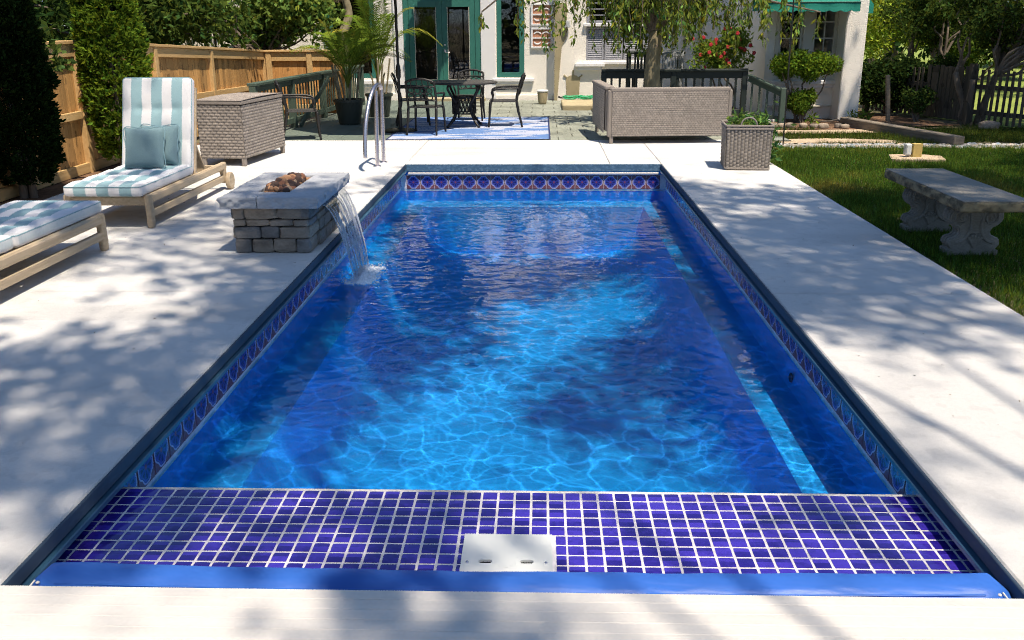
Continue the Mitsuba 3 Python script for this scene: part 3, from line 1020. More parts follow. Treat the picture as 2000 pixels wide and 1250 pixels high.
prop_pillow('plain teal pillow standing foremost on the raised striped lounger', -3.42, 8.17, .535, 76, 0)
prop_pillow('second teal pillow half hidden behind the foremost one on the lounger', -3.335, 8.30, .545, 74, -4)

# ------------------------------------------------------------------ wicker: panels woven of strands
def weave(w, h, cu, cv, depth, upright_strands=False, k=4):
    """A woven panel in x-z facing -y: relief of strands; its uv counts strands."""
    nu, nv = max(2, int(w / cu * k)), max(2, int(h / cv * k))
    U, V = np.meshgrid(np.linspace(0, w, nu + 1), np.linspace(0, h, nv + 1), indexing='ij')
    a, b = U / cu, V / cv
    if upright_strands:
        a, b = b, a
    j = np.floor(b)
    fu = a + .5 * (j % 2)
    fu = fu - np.floor(fu)
    fv = b - j
    r = (1 - np.abs(2 * fu - 1) ** 4) * (1 - np.abs(2 * fv - 1) ** 3)
    P = np.stack([U, -depth * r, V], -1)
    return flip_to(gridmesh(P), (0, -1, 0)), np.stack([a, b], -1).reshape(-1, 2)


def woven_box(t, W, D, H, z0, tw, bsdf, cu, cv, depth, up=False, taper=0.0, top=True):
    faces = []
    for name, w, ang, off in (('front', W, 0, D / 2), ('right', D, 90, W / 2), ('back', W, 180, D / 2), ('left', D, 270, W / 2)):
        m, uv = weave(w, H, cu, cv, depth, up)
        v = np.asarray(m.vertices) - [w / 2, 0, 0]
        f = 1 - taper * (1 - v[:, 2] / H)
        v = np.column_stack([v[:, 0] * f, v[:, 1] - off * f, v[:, 2] + z0])
        part(t, 'woven_side', rot(TM(v, m.faces), 0, 0, ang), bsdf, smooth=True, uv=uv, tw=tw)


db = thing('deck_box', 'tall brown wicker storage box with lid beside the raised lounger', 'deck box')
tw = place(-3.53, 11.32, 0, -7)
woven_box(db, .54, 1.2, .60, .09, tw, 'm_wicker', .072, .034, .010)
mt, uv = weave(.58, 1.24, .075, .03, .005)
v = np.asarray(mt.vertices)
part(db, 'lid', TM(np.column_stack([v[:, 0] - .29, v[:, 2] - .62, -v[:, 1] + .745 + .012 * np.sin(np.pi * v[:, 2] / 1.24)]), mt.faces), 'm_wicker', smooth=True, uv=uv, tw=tw)
part(db, 'lid_rim', cbox(0, 0, .722, .575, 1.235, .044, .012), 'm_rattan', tw=tw)
for sx in (-1, 1):
    for sy in (-1, 1):
        part(db, 'leg', cbox(sx * .245, sy * .575, .345, .05, .05, .69, .008), 'm_rattan', tw=tw)
part(db, 'base_rail', cbox(0, 0, .10, .535, 1.195, .03, .004), 'm_rattan', tw=tw)

sf = thing('wicker_sofa', 'brown wicker corner sofa turned with its back to the pool', 'sofa')
tw = place(1.80, 13.28, 0, 3.0)
SW, SH = 1.62, .60


def sofa_panel(w, h, ang, cx, cy, z):
    m, uv = weave(w, h, .040, .028, .007)
    part(sf, 'woven_panel', move(rot(move(m, -w / 2), 0, 0, ang), cx, cy, z), 'm_wicker', smooth=True, uv=uv, tw=tw)


part(sf, 'back', cbox(0, -.45, .40, SW - .02, .10, SH - .02, .01), 'm_rattan', tw=tw)
sofa_panel(SW - .06, SH, 0, 0, -.507, .10)
part(sf, 'top_rail', join([cbox(0, -.45, .715, SW, .13, .05, .02)]), 'm_rattan', tw=tw)
part(sf, 'seat', cbox(.0, .0, .24, SW - .1, .78, .22, .02), 'm_rattan', tw=tw)
part(sf, 'side_back', beam((-SW / 2 + .0, -.42, .44), (-SW / 2 - .02, 1.05, .44), .10, .56, .01), 'm_rattan', tw=tw)
m_, uv_ = weave(1.46, .58, .045, .032, .005)
part(sf, 'woven_panel', move(rot(move(m_, -.73), 0, 0, 270), -SW / 2 - .062, .32, .13), 'm_wicker', smooth=True, uv=uv_, tw=tw)
part(sf, 'side_rail', beam((-SW / 2, -.44, .735), (-SW / 2 - .02, 1.06, .735), .13, .045, .015), 'm_rattan', tw=tw)
for x, y in ((-SW / 2 + .03, -.47), (SW / 2 - .03, -.47), (-SW / 2, 1.0), (SW / 2 - .05, .36)):
    part(sf, 'foot', cbox(x, y, .055, .05, .05, .11, .005), 'm_rattan', tw=tw)
for x in (-SW / 2 + .0, SW / 2 - .0):
    part(sf, 'corner_post', cbox(x, -.465, .40, .055, .09, .62, .02), 'm_rattan', tw=tw)
for k in range(2):
    part(sf, 'seat_cushion', move(rbox(.74, .72, .12, .04, 8, 8, 3), -.38 + k * .76, .02, .41), 'm_curtain', smooth=True, tw=tw)

bk = thing('planter_basket', 'square grey woven basket planter with hoop handles at the lawn corner', 'planter')
tw = place(2.40, 10.60, 0, -5)
woven_box(bk, .49, .49, .47, .015, tw, 'm_wicker_grey', .040, .040, .013, True, .04)
for z, w in ((.487, .51), (.455, .505), (.02, .475)):
    a = w / 2
    part(bk, 'rim', join([beam((-a, s * a, z), (a, s * a, z), .02, .022, .006) for s in (-1, 1)] + [beam((s * a, -a, z), (s * a, a, z), .02, .022, .006) for s in (-1, 1)]), 'm_rattan', tw=tw)
tr = []
for s in (-1, 1):
    x = np.linspace(-.24, .24, 70)
    part(bk, 'braid', tube(np.stack([x, np.full(70, s * .254), .462 + .012 * np.sin(x * 140)], 1), .006, 5), 'm_rattan', tw=tw)
    q = np.radians(np.linspace(0, 180, 16))
    part(bk, 'handle', tube(np.stack([.02 + .085 * np.cos(q) + s * -.03, np.full(16, s * -.24), .49 + .085 * np.sin(q)], 1), .009, 7), 'm_rattan', smooth=True, tw=tw)
part(bk, 'soil', cbox(0, 0, .42, .47, .47, .03), 'm_mulch', tw=tw)
prg = np.random.default_rng(14)
P = np.column_stack([prg.uniform(-.17, .22, 420), prg.uniform(-.12, .19, 420), .44 + np.abs(prg.normal(0, .07, 420))])
m, c = leaves(P, .07, prg, (.14, .25, .06), .3, .4, -.4)
part(bk, 'foliage', m, 'm_leaf', color=c, tw=tw, kind='stuff')
bx = np.column_stack([2.64 + np.abs(prg.normal(0, .10, 260)), prg.normal(10.95, .14, 260), np.abs(prg.normal(.22, .15, 260))])
m, c = leaves(bx, .085, prg, (.12, .22, .06), .3, .45, -.4)
pp = thing('leafy_plant', 'low pale green leafy plant behind the basket planter at the lawn edge', 'plant')
part(pp, 'foliage', m, 'm_leaf', color=c, kind='stuff')
part(pp, 'stem', join([tube(curve([(2.66, 10.97, -.04), (2.68 + .08 * k, 10.95 + .05 * k, .15), (2.68 + .1 * k, 10.95 + .07 * k, .3)], 4), .005, 5) for k in (-1, 0, 1)]), 'm_bark', kind='stuff')

# ------------------------------------------------------------------ chrome handrail
hr = thing('handrail', 'bent chrome pool handrail with two posts standing in the deck', 'handrail')
for dx, dy in ((0, 0), (.02, .32)):
    part(hr, 'post', tube([(-1.80 + dx, 10.70 + dy, 0), (-1.775 + dx * .5, 10.70 + dy, .85)], .023, 14), 'm_steel', smooth=40)
    part(hr, 'flange', lathe([(.0, .012), (.034, .012), (.046, .006), (.05, 0.0005)], 20, -1.80 + dx, 10.70 + dy), 'm_steel', smooth=40)
part(hr, 'rail', tube(curve([(-1.77, 11.03, .84), (-1.765, 10.95, .895), (-1.77, 10.75, .91), (-1.79, 10.58, .86), (-1.82, 10.45, .72), (-1.845, 10.35, .52), (-1.855, 10.30, .32), (-1.855, 10.27, .15)], 7), .023, 14), 'm_steel', smooth=True)

# ------------------------------------------------------------------ patio dining set
def metal_chair(label, x, y, rz, group='black metal chairs on the patio'):
    """Front towards +y."""
    t = thing('patio_chair', label, 'chair', group)
    tw = place(x, y, 0, rz)
    M = 'm_black_metal'
    w, d, sh = .215, .21, .40
    part(t, 'seat', join([move(rbox(.45, .44, .022, .011, 10, 10, 2), 0, 0, sh)]), 'm_bronze', smooth=40, tw=tw)
    for s in (-1, 1):
        part(t, 'leg', tube(curve([(s * w, d, sh - .01), (s * (w + .01), d + .015, .2), (s * (w + .02), d + .03, 0)], 6), [.021] * 6 + [.016] * 7, 8), M, smooth=True, tw=tw)
        part(t, 'leg', tube(curve([(s * (w - .005), -d + .01, sh), (s * w, -d - .03, .2), (s * (w + .01), -d - .08, 0)], 6), [.021] * 6 + [.016] * 7, 8), M, smooth=True, tw=tw)
        part(t, 'back_post', tube(curve([(s * (w - .005), -d + .01, sh), (s * w, -d - .02, .55), (s * (w - .005), -d - .09, .77)], 6), .018, 8), M, smooth=True, tw=tw)
        part(t, 'arm', tube(curve([(s * w, -d - .03, .60), (s * (w + .035), -.05, .60), (s * (w + .04), .12, .585), (s * (w + .02), .185, .55), (s * w, .17, .47), (s * w, .19, sh)], 6), .015, 8), M, smooth=True, tw=tw)
    top = curve([(-w + .005, -d - .09, .765), (-.11, -d - .11, .80), (0, -d - .115, .812), (.11, -d - .11, .80), (w - .005, -d - .09, .765)], 6)
    part(t, 'top_rail', tube(top, .018, 8), M, smooth=True, tw=tw)
    bars = []
    yb = lambda z: -d - .02 - .09 * ((z - .5) / .28)
    for z in (.50, .70):
        bars.append(tube(curve([(-w, yb(z), z), (0, yb(z) - .02, z + .01), (w, yb(z), z)], 5), .012, 6))
    for cx in (-.135, -.045, .045, .135):
        for cz in (.555, .645):
            q = np.radians(np.linspace(0, 360, 15))
            bars.append(tube(np.stack([cx + .042 * np.cos(q), yb(cz + .042 * np.sin(q)) - .016, cz + .044 * np.sin(q)], 1), 0.009, 5, False))
        bars.append(tube([(cx, yb(.70) - .016, .70), (cx * .9, yb(.80) - .02, .79)], .008, 5))
    part(t, 'back_lattice', join(bars), M, smooth=True, tw=tw, kind='stuff')
    sl = [tube(curve([(-w, d - .02, sh - .02), (0, d + .01, sh - .035), (w, d - .02, sh - .02)], 5), .01, 6)]
    part(t, 'apron', join(sl), M, smooth=True, tw=tw)
    return t


metal_chair('lone black metal armchair between wicker deck box and green deck railing', -3.33, 13.40, -75)
metal_chair('black metal armchair nearest the pool, its back towards the viewer at the table', -1.62, 14.02, -8)
metal_chair('black metal armchair behind the umbrella pole, facing the round table', -1.98, 15.35, -80)
metal_chair('black metal armchair on the window side of the round table, seat turned to it', -.50, 15.05, 92)
metal_chair('black metal armchair beyond the round table, back towards the green doors', -1.12, 16.05, 178)

tb = thing('round_table', 'round black cast metal dining table on the blue rug', 'table')
part(tb, 'tabletop', lathe([(0, .705), (.50, .705), (.525, .700), (.535, .690), (.53, .672), (.50, .668), (0, .668)], 40, -1.13, 15.0), 'm_bronze', smooth=40)
for k in range(4):
    a = math.radians(45 + 90 * k)
    ca, sa = math.cos(a), math.sin(a)
    pts = curve([(.30, .66), (.33, .60), (.25, .48), (.16, .36), (.16, .26), (.24, .12), (.33, .03), (.36, .012)], 5)
    part(tb, 'leg', tube(np.stack([-1.13 + pts[:, 0] * ca, 15.0 + pts[:, 0] * sa, pts[:, 1]], 1), .019, 8), 'm_black_metal', smooth=True)
lat = []
for k in range(20):
    a0, a1 = 2 * math.pi * k / 20, 2 * math.pi * (k + 1.5) / 20
    a2 = 2 * math.pi * (k - 1.5) / 20
    for q in (a1, a2):
        lat.append(tube([(-1.13 + .185 * math.cos(a0 + (q - a0) * t), 15 + .185 * math.sin(a0 + (q - a0) * t), .22 + .24 * t) for t in np.linspace(0, 1, 4)], .008, 5))
part(tb, 'lattice_skirt', join(lat), 'm_black_metal', kind='stuff')
for z in (.215, .465):
    q = np.linspace(0, 2 * math.pi, 30)
    part(tb, 'skirt_ring', tube(np.stack([-1.13 + .187 * np.cos(q), 15 + .187 * np.sin(q), np.full(30, z)], 1), .011, 6, False), 'm_black_metal', smooth=True)

rug = []
U, V = np.meshgrid(np.linspace(0, 2.35, 36), np.linspace(0, 3.3, 50), indexing='ij')
RX, RY = -2.12 + U, 13.24 + V
RZ = .004 + .010 * np.exp(-((2.35 - U) / .05) ** 2) * meshkit.noise(np.stack([U * 2, V * 2, U * 0], -1), 2) + .002 * meshkit.noise(np.stack([U * 3, V * 3, U * 0], -1), 5)
obj('rug', flip_to(gridmesh(np.stack([RX, RY, RZ], -1)), (0, 0, 1)), 'm_rug', 'blue and white wavy outdoor rug under the round table', 'rug', smooth=True, uv=np.stack([U, V], -1).reshape(-1, 2))

um = thing('patio_umbrella', 'dark green patio umbrella on a thin pole beside the round table', 'umbrella')
UX, UY = -2.06, 14.35
part(um, 'pole', tube([(UX, UY, .02), (UX, UY, 2.56)], .021, 12), 'm_black_metal', smooth=40)
part(um, 'crank_housing', lathe([(.021, .78), (.036, .80), (.040, .90), (.030, .97), (.021, 1.0)], 14, UX, UY), 'm_black_metal', smooth=40)
part(um, 'base', lathe([(0, .06), (.05, .06), (.06, .045), (.22, .03), (.26, .012), (.26, .0065)], 28, UX, UY), 'm_black_metal', smooth=40)
part(um, 'base_tube', lathe([(.021, .34), (.030, .33), (.030, .05)], 14, UX, UY), 'm_black_metal', smooth=40)
R, ze, zt = 1.38, 2.06, 2.54
for k in range(8):
    a0, a1 = math.radians(22.5 + 45 * k), math.radians(67.5 + 45 * k)
    e0, e1 = np.array([math.cos(a0), math.sin(a0)]) * R, np.array([math.cos(a1), math.sin(a1)]) * R
    u, v = np.meshgrid(np.linspace(0, 1, 9), np.linspace(0, 1, 9), indexing='ij')
    ex = e0[0] + (e1[0] - e0[0]) * v, e0[1] + (e1[1] - e0[1]) * v
    sag = .05 * u * (1 - (2 * v - 1) ** 2)
    P = np.stack([UX + ex[0] * u, UY + ex[1] * u, zt - (zt - ze) * u ** 1.15 - sag * .4], -1)
    part(um, 'canopy_panel', gridmesh(P), 'm_umbrella', smooth=True)
    v = np.linspace(0, 1, 13)
    A = np.stack([UX + e0[0] + (e1[0] - e0[0]) * v, UY + e0[1] + (e1[1] - e0[1]) * v, ze - .02 * (1 - (2 * v - 1) ** 2)], -1)
    B = A - [0, 0, .11] + np.stack([0 * v, 0 * v, .02 * np.abs(np.cos(v * math.pi * 3))], -1)
    part(um, 'valance', gridmesh(np.stack([A, B], 0)), 'm_umbrella')
    part(um, 'rib', tube([(UX, UY, zt - .01), (UX + e0[0] * .5, UY + e0[1] * .5, zt - .02 - (zt - ze) * .5 ** 1.15), (UX + e0[0], UY + e0[1], ze - .01)], .007, 5), 'm_black_metal')
    part(um, 'strut', tube([(UX, UY, 1.95), (UX + e0[0] * .5, UY + e0[1] * .5, zt - .04 - (zt - ze) * .5 ** 1.15)], .007, 5), 'm_black_metal')

# ------------------------------------------------------------------ potted palms
def palm(label, x, y, ph, pr_, spread, height, seed, nf):
    r = np.random.default_rng(seed)
    t = thing('potted_palm', label, 'potted palm', 'palms in dark pots on the patio')
    part(t, 'pot', lathe([(0, 0.004), (pr_ * .72, .004), (pr_ * .74, .02), (pr_ * .97, ph - .05), (pr_ * 1.06, ph - .045), (pr_ * 1.07, ph), (pr_ * .93, ph), (pr_ * .92, ph - .05), (0, ph - .05)], 30, x, y), 'm_pot', smooth=35)
    part(t, 'soil', lathe([(0, ph - .035), (pr_ * .9, ph - .045)], 20, x, y), 'm_mulch')
    for k in range(7):
        a = r.uniform(0, 2 * math.pi)
        q = r.uniform(.02, pr_ * .6)
        bx, by = x + q * math.cos(a), y + q * math.sin(a)
        part(t, 'cane', tube(curve([(bx, by, ph - .06), (bx + .05 * math.cos(a), by + .05 * math.sin(a), ph + .25), (bx + .10 * math.cos(a), by + .10 * math.sin(a), ph + r.uniform(.35, .6))], 5), .016, 7), 'm_bark_pale', smooth=True)
    for k in range(nf):
        a = 2 * math.pi * (k * .381966) + r.uniform(-.2, .2)
        lean = r.uniform(.35, 1.0) if k % 3 else r.uniform(.9, 1.25)
        L = height * r.uniform(.75, 1.1)
        d = np.array([math.cos(a), math.sin(a)])
        s = np.linspace(0, 1, 22)
        out = spread * lean * (s ** 1.5) * .9 + .05 * s
        up = ph + .18 + L * (s - .55 * lean * s ** 2.6)
        pts = np.stack([x + d[0] * out, y + d[1] * out, up], 1)
        ms = [tube(pts, .009 * (1 - .8 * s), 5)]
        cols = [np.tile([.20, .26, .05], (len(ms[0].vertices), 1))]
        i = np.repeat(np.arange(5, 22), 4)
        sd = np.tile([-1, 1, -1, 1], len(i) // 4)
        f = np.tile([0, 0, .5, .5], len(i) // 4)
        base = pts[i] * (1 - f[:, None]) + pts[np.minimum(i + 1, 21)] * f[:, None]
        tan = pts[np.minimum(i + 1, 21)] - pts[i - 1]
        tan /= np.linalg.norm(tan, axis=1, keepdims=True)
        side = np.cross(tan, [0, 0, 1.0])
        side /= np.linalg.norm(side, axis=1, keepdims=True) + 1e-9
        D = tan * .75 + side * sd[:, None] * .9 + np.array([0, 0, .25])
        D /= np.linalg.norm(D, axis=1, keepdims=True)
        ll = .36 * np.sin(np.pi * np.clip(.12 + .85 * s[i], 0, 1)) ** .7 * r.uniform(.8, 1.15, len(i))
        wv = np.cross(D, np.cross(side * sd[:, None], D) + 1e-6)
        wv /= np.linalg.norm(wv, axis=1, keepdims=True)
        W = .008
        mid = base + D * ll[:, None] * .5
        tip = base + D * ll[:, None] + np.array([0, 0, -1.0]) * (ll * .28)[:, None]
        v = np.stack([base - wv * W * .4, base + wv * W * .4, mid + wv * W, mid - wv * W, tip], 1).reshape(-1, 3)
        b = np.arange(len(i))[:, None] * 5
        lf = TM(v, np.vstack([b + [0, 1, 2], b + [0, 2, 3], b + [3, 2, 4]]))
        g = (.20, .30, .035) if k % 4 else (.33, .33, .05)
        ms.append(lf)
        cols.append(np.repeat(tint(len(i), g, r, .18), 5, 0))
        part(t, 'frond', join(ms), 'm_leaf', color=np.vstack(cols))


palm('nearer potted palm in a smooth dark green pot beside the deck railing', -3.06, 15.45, .40, .24, 1.0, 1.42, 7, 14)
palm('farther potted palm in a ribbed pot, partly behind the nearer palm', -2.78, 16.75, .40, .23, .95, 1.85, 9, 13)

# ------------------------------------------------------------------ deck railing and fences
dr_ = thing('deck_railing', 'green painted deck railing with thin balusters behind the lone armchair', 'railing')
RXX = -3.97
rtw = T().translate([RXX, 13.3, 0]).rotate([0, 0, 1], -4).translate([-RXX, -13.3, 0])
part(dr_, 'top_rail', join([box(RXX - .07, RXX + .07, 13.25, 19.3, .745, .785, .006)]), 'm_rail_green', tw=rtw)
part(dr_, 'upper_rail', box(RXX - .02, RXX + .02, 13.3, 19.3, .655, .744, .004), 'm_rail_green', tw=rtw)
part(dr_, 'lower_rail', box(RXX - .022, RXX + .022, 13.3, 19.3, .07, .155, .004), 'm_rail_green', tw=rtw)
for y in (13.30, 14.95, 16.6, 18.3, 19.25):
    part(dr_, 'post', box(RXX - .048, RXX + .048, y - .045, y + .045, -.05, .744, .005), 'm_rail_green', tw=rtw)
y = 13.42
while y < 19.2:
    if min(abs(y - q) for q in (13.30, 14.95, 16.6, 18.3, 19.25)) > .06:
        part(dr_, 'baluster', box(RXX - .011, RXX + .011, y - .011, y + .011, .154, .656, .003), 'm_rail_green', tw=rtw)
    y += .15
part(dr_, 'brace', beam((-3.88, 14.98, .02), (-3.70, 16.1, .70), .035, .07, .004), 'm_rail_green', tw=rtw)

cf = thing('cedar_fence', 'honey coloured cedar board fence with cap and mid rail along the left side', 'fence')


def ztop(y):
    return 1.40 - max(0, y - 10.6) * .0425


fy = [3.2, 5.6, 8.0, 10.35, 12.5, 14.65, 17.5]
frg = np.random.default_rng(31)
for a, b in zip(fy[:-1], fy[1:]):
    za, zb_ = ztop(a), ztop(b)
    part(cf, 'post', box(-5.075, -4.965, a - .05, a + .05, -.05, za - .02, .006), 'm_cedar_rail')
    part(cf, 'cap_rail', beam((-5.02, a - .0, za), (-5.02, b, zb_), .13, .035, .004), 'm_cedar_rail')
    part(cf, 'upper_rail', beam((-4.995, a + .051, za - .085), (-4.995, b - .051, zb_ - .085), .03, .13, .004), 'm_cedar_rail')
    part(cf, 'mid_rail', beam((-4.995, a + .051, za * .45), (-4.995, b - .051, zb_ * .45), .035, .085, .004), 'm_cedar_rail')
    part(cf, 'lower_rail', beam((-4.995, a + .051, .05), (-4.995, b - .051, .05), .035, .11, .004), 'm_cedar_rail')
    y = a
    while y < b - .01:
        y2 = min(y + .139, b)
        o = frg.uniform(-.003, .003)
        part(cf, 'board', box(-5.045 + o, -5.025 + o, y, y2, -.02, ztop((y + y2) / 2) - .019, .002), 'm_cedar')
        y += .142
part(cf, 'post', box(-5.075, -4.965, 17.45, 17.55, -.05, 1.10, .006), 'm_cedar_rail')
cg = thing('cedar_gate_fence', 'short cedar fence run turning towards the house behind the deck railing', 'fence')
for x in (-4.90, -4.15, -3.66):
    part(cg, 'post', box(x - .05, x + .05, 17.42, 17.52, -.05, 1.09, .006), 'm_cedar_rail')
part(cg, 'cap_rail', box(-5.0, -3.6, 17.40, 17.55, 1.09, 1.125, .004), 'm_cedar_rail')
for a, b in ((-4.85, -4.20), (-4.10, -3.71)):
    part(cg, 'upper_rail', box(a, b, 17.44, 17.475, .93, 1.089, .004), 'm_cedar_rail')
    part(cg, 'lower_rail', box(a, b, 17.44, 17.475, .05, .16, .004), 'm_cedar_rail')
x = -4.95
while x < -3.65:
    part(cg, 'board', box(x, x + .139, 17.49, 17.51, -.02, 1.088, .002), 'm_cedar_far')
    x += .142

pf = thing('picket_fence', 'weathered brown picket fence with gaps between slim pickets at the right edge', 'fence')
gt = thing('picket_gate', 'weathered close boarded wooden gate beside the hedge, darker than the pickets', 'gate')
prg = np.random.default_rng(17)


def pickets(t, p, q, step, w, h0, h1, name):
    p, q = np.array(p, float), np.array(q, float)
    L = np.linalg.norm(q - p)
    d = (q - p) / L
    n = int(L / step)
    for k in range(n):
        c = p + d * (k + .5) * step
        hh = h0 + (h1 - h0) * k / n + prg.uniform(-.015, .015)
        part(t, name, rot(beam((c[0], c[1], .02), (c[0] + prg.normal(0, .006), c[1], hh), w, .016, .003, up=(-d[1], d[0], 0)), 0, 0, 0), 'm_old_wood')
    nrm = np.array([-d[1], d[0]]) * .025
    for z in (.18, h0 * .68):
        part(t, 'rail', beam((p[0] - nrm[0] * -1, p[1] - nrm[1] * -1, z), (q[0] + nrm[0], q[1] + nrm[1], z), .03, .07, .004), 'm_old_wood')


pickets(pf, (6.15, 17.6), (6.62, 16.4), .105, .05, .80, .82, 'picket')
pickets(gt, (6.63, 16.38), (6.95, 15.45), .094, .082, .86, .86, 'board')
pickets(pf, (6.97, 15.40), (8.6, 11.6), .115, .05, .84, .86, 'picket')
for x, y in ((6.10, 17.7), (6.96, 15.42), (7.75, 13.6)):
    part(pf, 'post', box(x - .05, x + .05, y - .05, y + .05, -.04, .92, .006), 'm_old_wood')

# ------------------------------------------------------------------ house
hs = thing('house', 'cream stucco house with green framed glass doors and white trim', 'house')


def wall(x0, x1, z0, z1, Y, holes, th=.18, bsdf='m_stucco'):
    p = sg.box(x0, z0, x1, z1)
    for h_ in holes:
        p = p.difference(sg.box(*h_))
    part(hs, 'wall', move(upright(prism(p, 0, th), Y), 0, th, 0), bsdf)


H1 = 5.6
wall(-9.5, .36, -.1, H1, 20.5, [(-4.45, .45, -3.45, 2.35), (-2.83, .06, -1.20, 2.45), (-.86, .46, -.27, 2.45), (-2.6, 3.4, -1.4, 4.6)])
wall(.36, 4.0, -.1, H1, 20.25, [(1.03, .82, 2.59, 1.49), (1.03, 1.56, 2.59, 2.5), (1.2, 3.4, 2.3, 4.6)])
wall(3.9, 5.40, -.1, H1, 16.45, [(4.10, 1.02, 4.50, 2.1), (4.66, 1.02, 5.06, 2.1), (4.2, 3.4, 5.0, 4.6)])
part(hs, 'return_wall', box(.36, .54, 20.431, 20.5, -.1, H1), 'm_stucco')
part(hs, 'return_wall', box(3.9, 4.08, 16.631, 20.25, -.1, H1), 'm_stucco')
part(hs, 'side_wall', box(5.22, 5.40, 16.631, 30, -.1, H1), 'm_stucco')
part(hs, 'room', join([box(-9.4, .3, 22.4, 22.5, -.1, H1), box(.6, 5.2, 22.1, 22.2, -.1, H1), box(4.1, 5.2, 18.4, 18.5, -.1, H1), box(-9.4, 5.2, 16.64, 30, -.12, -.101), box(-9.4, .3, 20.7, 30, 2.75, 2.8), box(4.1, 5.2, 16.64, 19.4, 2.75, 2.8), box(.6, 4, 20.45, 30, 2.75, 2.8)]), 'm_room')
rf = part(hs, 'roof', join([TM([(-10, 20.0, H1), (.5, 20.0, H1), (.5, 25, H1 + 2.2), (-10, 25, H1 + 2.2)], [(0, 1, 2), (0, 2, 3)]), box(-10, .2, 19.95, 20.5, H1 - .06, H1 + .04),
                            TM([(.2, 19.65, H1), (4.2, 19.65, H1), (4.2, 25, H1 + 2.4), (.2, 25, H1 + 2.4)], [(0, 1, 2), (0, 2, 3)]), box(.2, 4.2, 19.65, 20.25, H1 - .06, H1 + .04),
                            TM([(3.7, 15.9, H1), (5.8, 15.9, H1), (5.8, 25, H1 + 2.4), (3.7, 25, H1 + 2.4)], [(0, 1, 2), (0, 2, 3)]), box(3.7, 5.8, 15.9, 16.45, H1 - .06, H1 + .04)]), 'm_roof')
for x0, x1, w in ((-3.04, -2.84, .06), (-1.19, -.88, .06)):
    part(hs, 'pilaster', box(x0, x1, 20.44, 20.499, .02, 2.9, .004), 'm_white_paint')
part(hs, 'plinth', box(-9.5, -2.9, 20.44, 20.499, -.1, .14, .01), 'm_stucco')
part(hs, 'plinth', box(-1.15, .34, 20.45, 20.499, -.1, .10, .01), 'm_stucco')

# double glass door
door = part(hs, 'door', join([box(-2.829, -2.72, 20.47, 20.56, .06, 2.44, .004), box(-1.31, -1.201, 20.47, 20.56, .06, 2.44, .004), box(-2.719, -1.311, 20.47, 20.56, 2.32, 2.44, .004)]), 'm_green_paint')
for x0, x1 in ((-2.715, -2.017), (-2.013, -1.315)):
    b = .115
    part(door, 'leaf', join([box(x0, x0 + b, 20.49, 20.54, .07, 2.315, .003), box(x1 - b, x1, 20.49, 20.54, .07, 2.315, .003), box(x0 + b, x1 - b, 20.49, 20.54, .07, .42, .003), box(x0 + b, x1 - b, 20.49, 20.54, 1.90, 2.315, .003)]), 'm_green_paint')
    part(door, 'glass', TM([(x0 + b, 20.515, .42), (x1 - b, 20.515, .42), (x1 - b, 20.515, 1.9), (x0 + b, 20.515, 1.9)], [(0, 1, 2), (0, 2, 3)]), 'm_glass')
    part(door, 'bead', join([box(x0 + b, x0 + b + .012, 20.484, 20.49, .42, 1.9), box(x1 - b - .012, x1 - b, 20.484, 20.49, .42, 1.9), box(x0 + b, x1 - b, 20.484, 20.489, .42, .432)]), 'm_cream')
part(door, 'handle', join([lathe([(0, 0), (.024, 0), (.024, .02), (0, .02)], 14), ]), 'm_steel', tw=T().translate([-1.955, 20.47, 1.02]).rotate([1, 0, 0], 90))
part(door, 'handle', tube([(-1.955, 20.45, 1.0), (-1.955, 20.44, .99), (-1.86, 20.44, .985)], .011, 8), 'm_steel', smooth=True)
part(door, 'lock', lathe([(0, 0), (.018, 0), (.018, .02), (0, .02)], 12), 'm_steel', tw=T().translate([-1.955, 20.47, 1.14]).rotate([1, 0, 0], 90))
part(hs, 'doorstep', box(-2.9, -1.1, 20.1, 20.44, -.05, .05, .008), 'm_tan')


def framed(x0, x1, z0, z1, Y, b, bsdf, mun=(), rails=(), glass='m_glass', depth=.06):
    w = part(hs, 'window', join([box(x0, x0 + b, Y - depth / 2, Y + depth / 2, z0, z1, .003), box(x1 - b, x1, Y - depth / 2, Y + depth / 2, z0, z1, .003), box(x0 + b, x1 - b, Y - depth / 2, Y + depth / 2, z0, z0 + b, .003), box(x0 + b, x1 - b, Y - depth / 2, Y + depth / 2, z1 - b, z1, .003)]), bsdf)
    part(w, 'pane', TM([(x0 + b, Y, z0 + b), (x1 - b, Y, z0 + b), (x1 - b, Y, z1 - b), (x0 + b, Y, z1 - b)], [(0, 1, 2), (0, 2, 3)]), glass)
    for m_ in mun:
        part(w, 'muntin', box(m_ - .009, m_ + .009, Y - .018, Y - .001, z0 + b, z1 - b), bsdf)
    for r_ in rails:
        part(w, 'bar', box(x0 + b, x1 - b, Y - .020, Y - .002, r_ - .010, r_ + .010), bsdf)
    return w


framed(-4.44, -3.46, .46, 2.34, 20.53, .09, 'm_green_paint')
framed(-.855, -.275, .465, 2.44, 20.53, .10, 'm_green_paint')
part(hs, 'sill', join([box(-.95, -.06, 20.40, 20.499, .375, .445, .012), box(-.90, -.10, 20.45, 20.499, .32, .374, .006)]), 'm_white_paint')
part(hs, 'sill', join([box(-4.6, -3.1, 20.40, 20.499, .33, .41, .012), box(-4.5, -3.2, 20.45, 20.499, .27, .329, .006)]), 'm_white_paint')

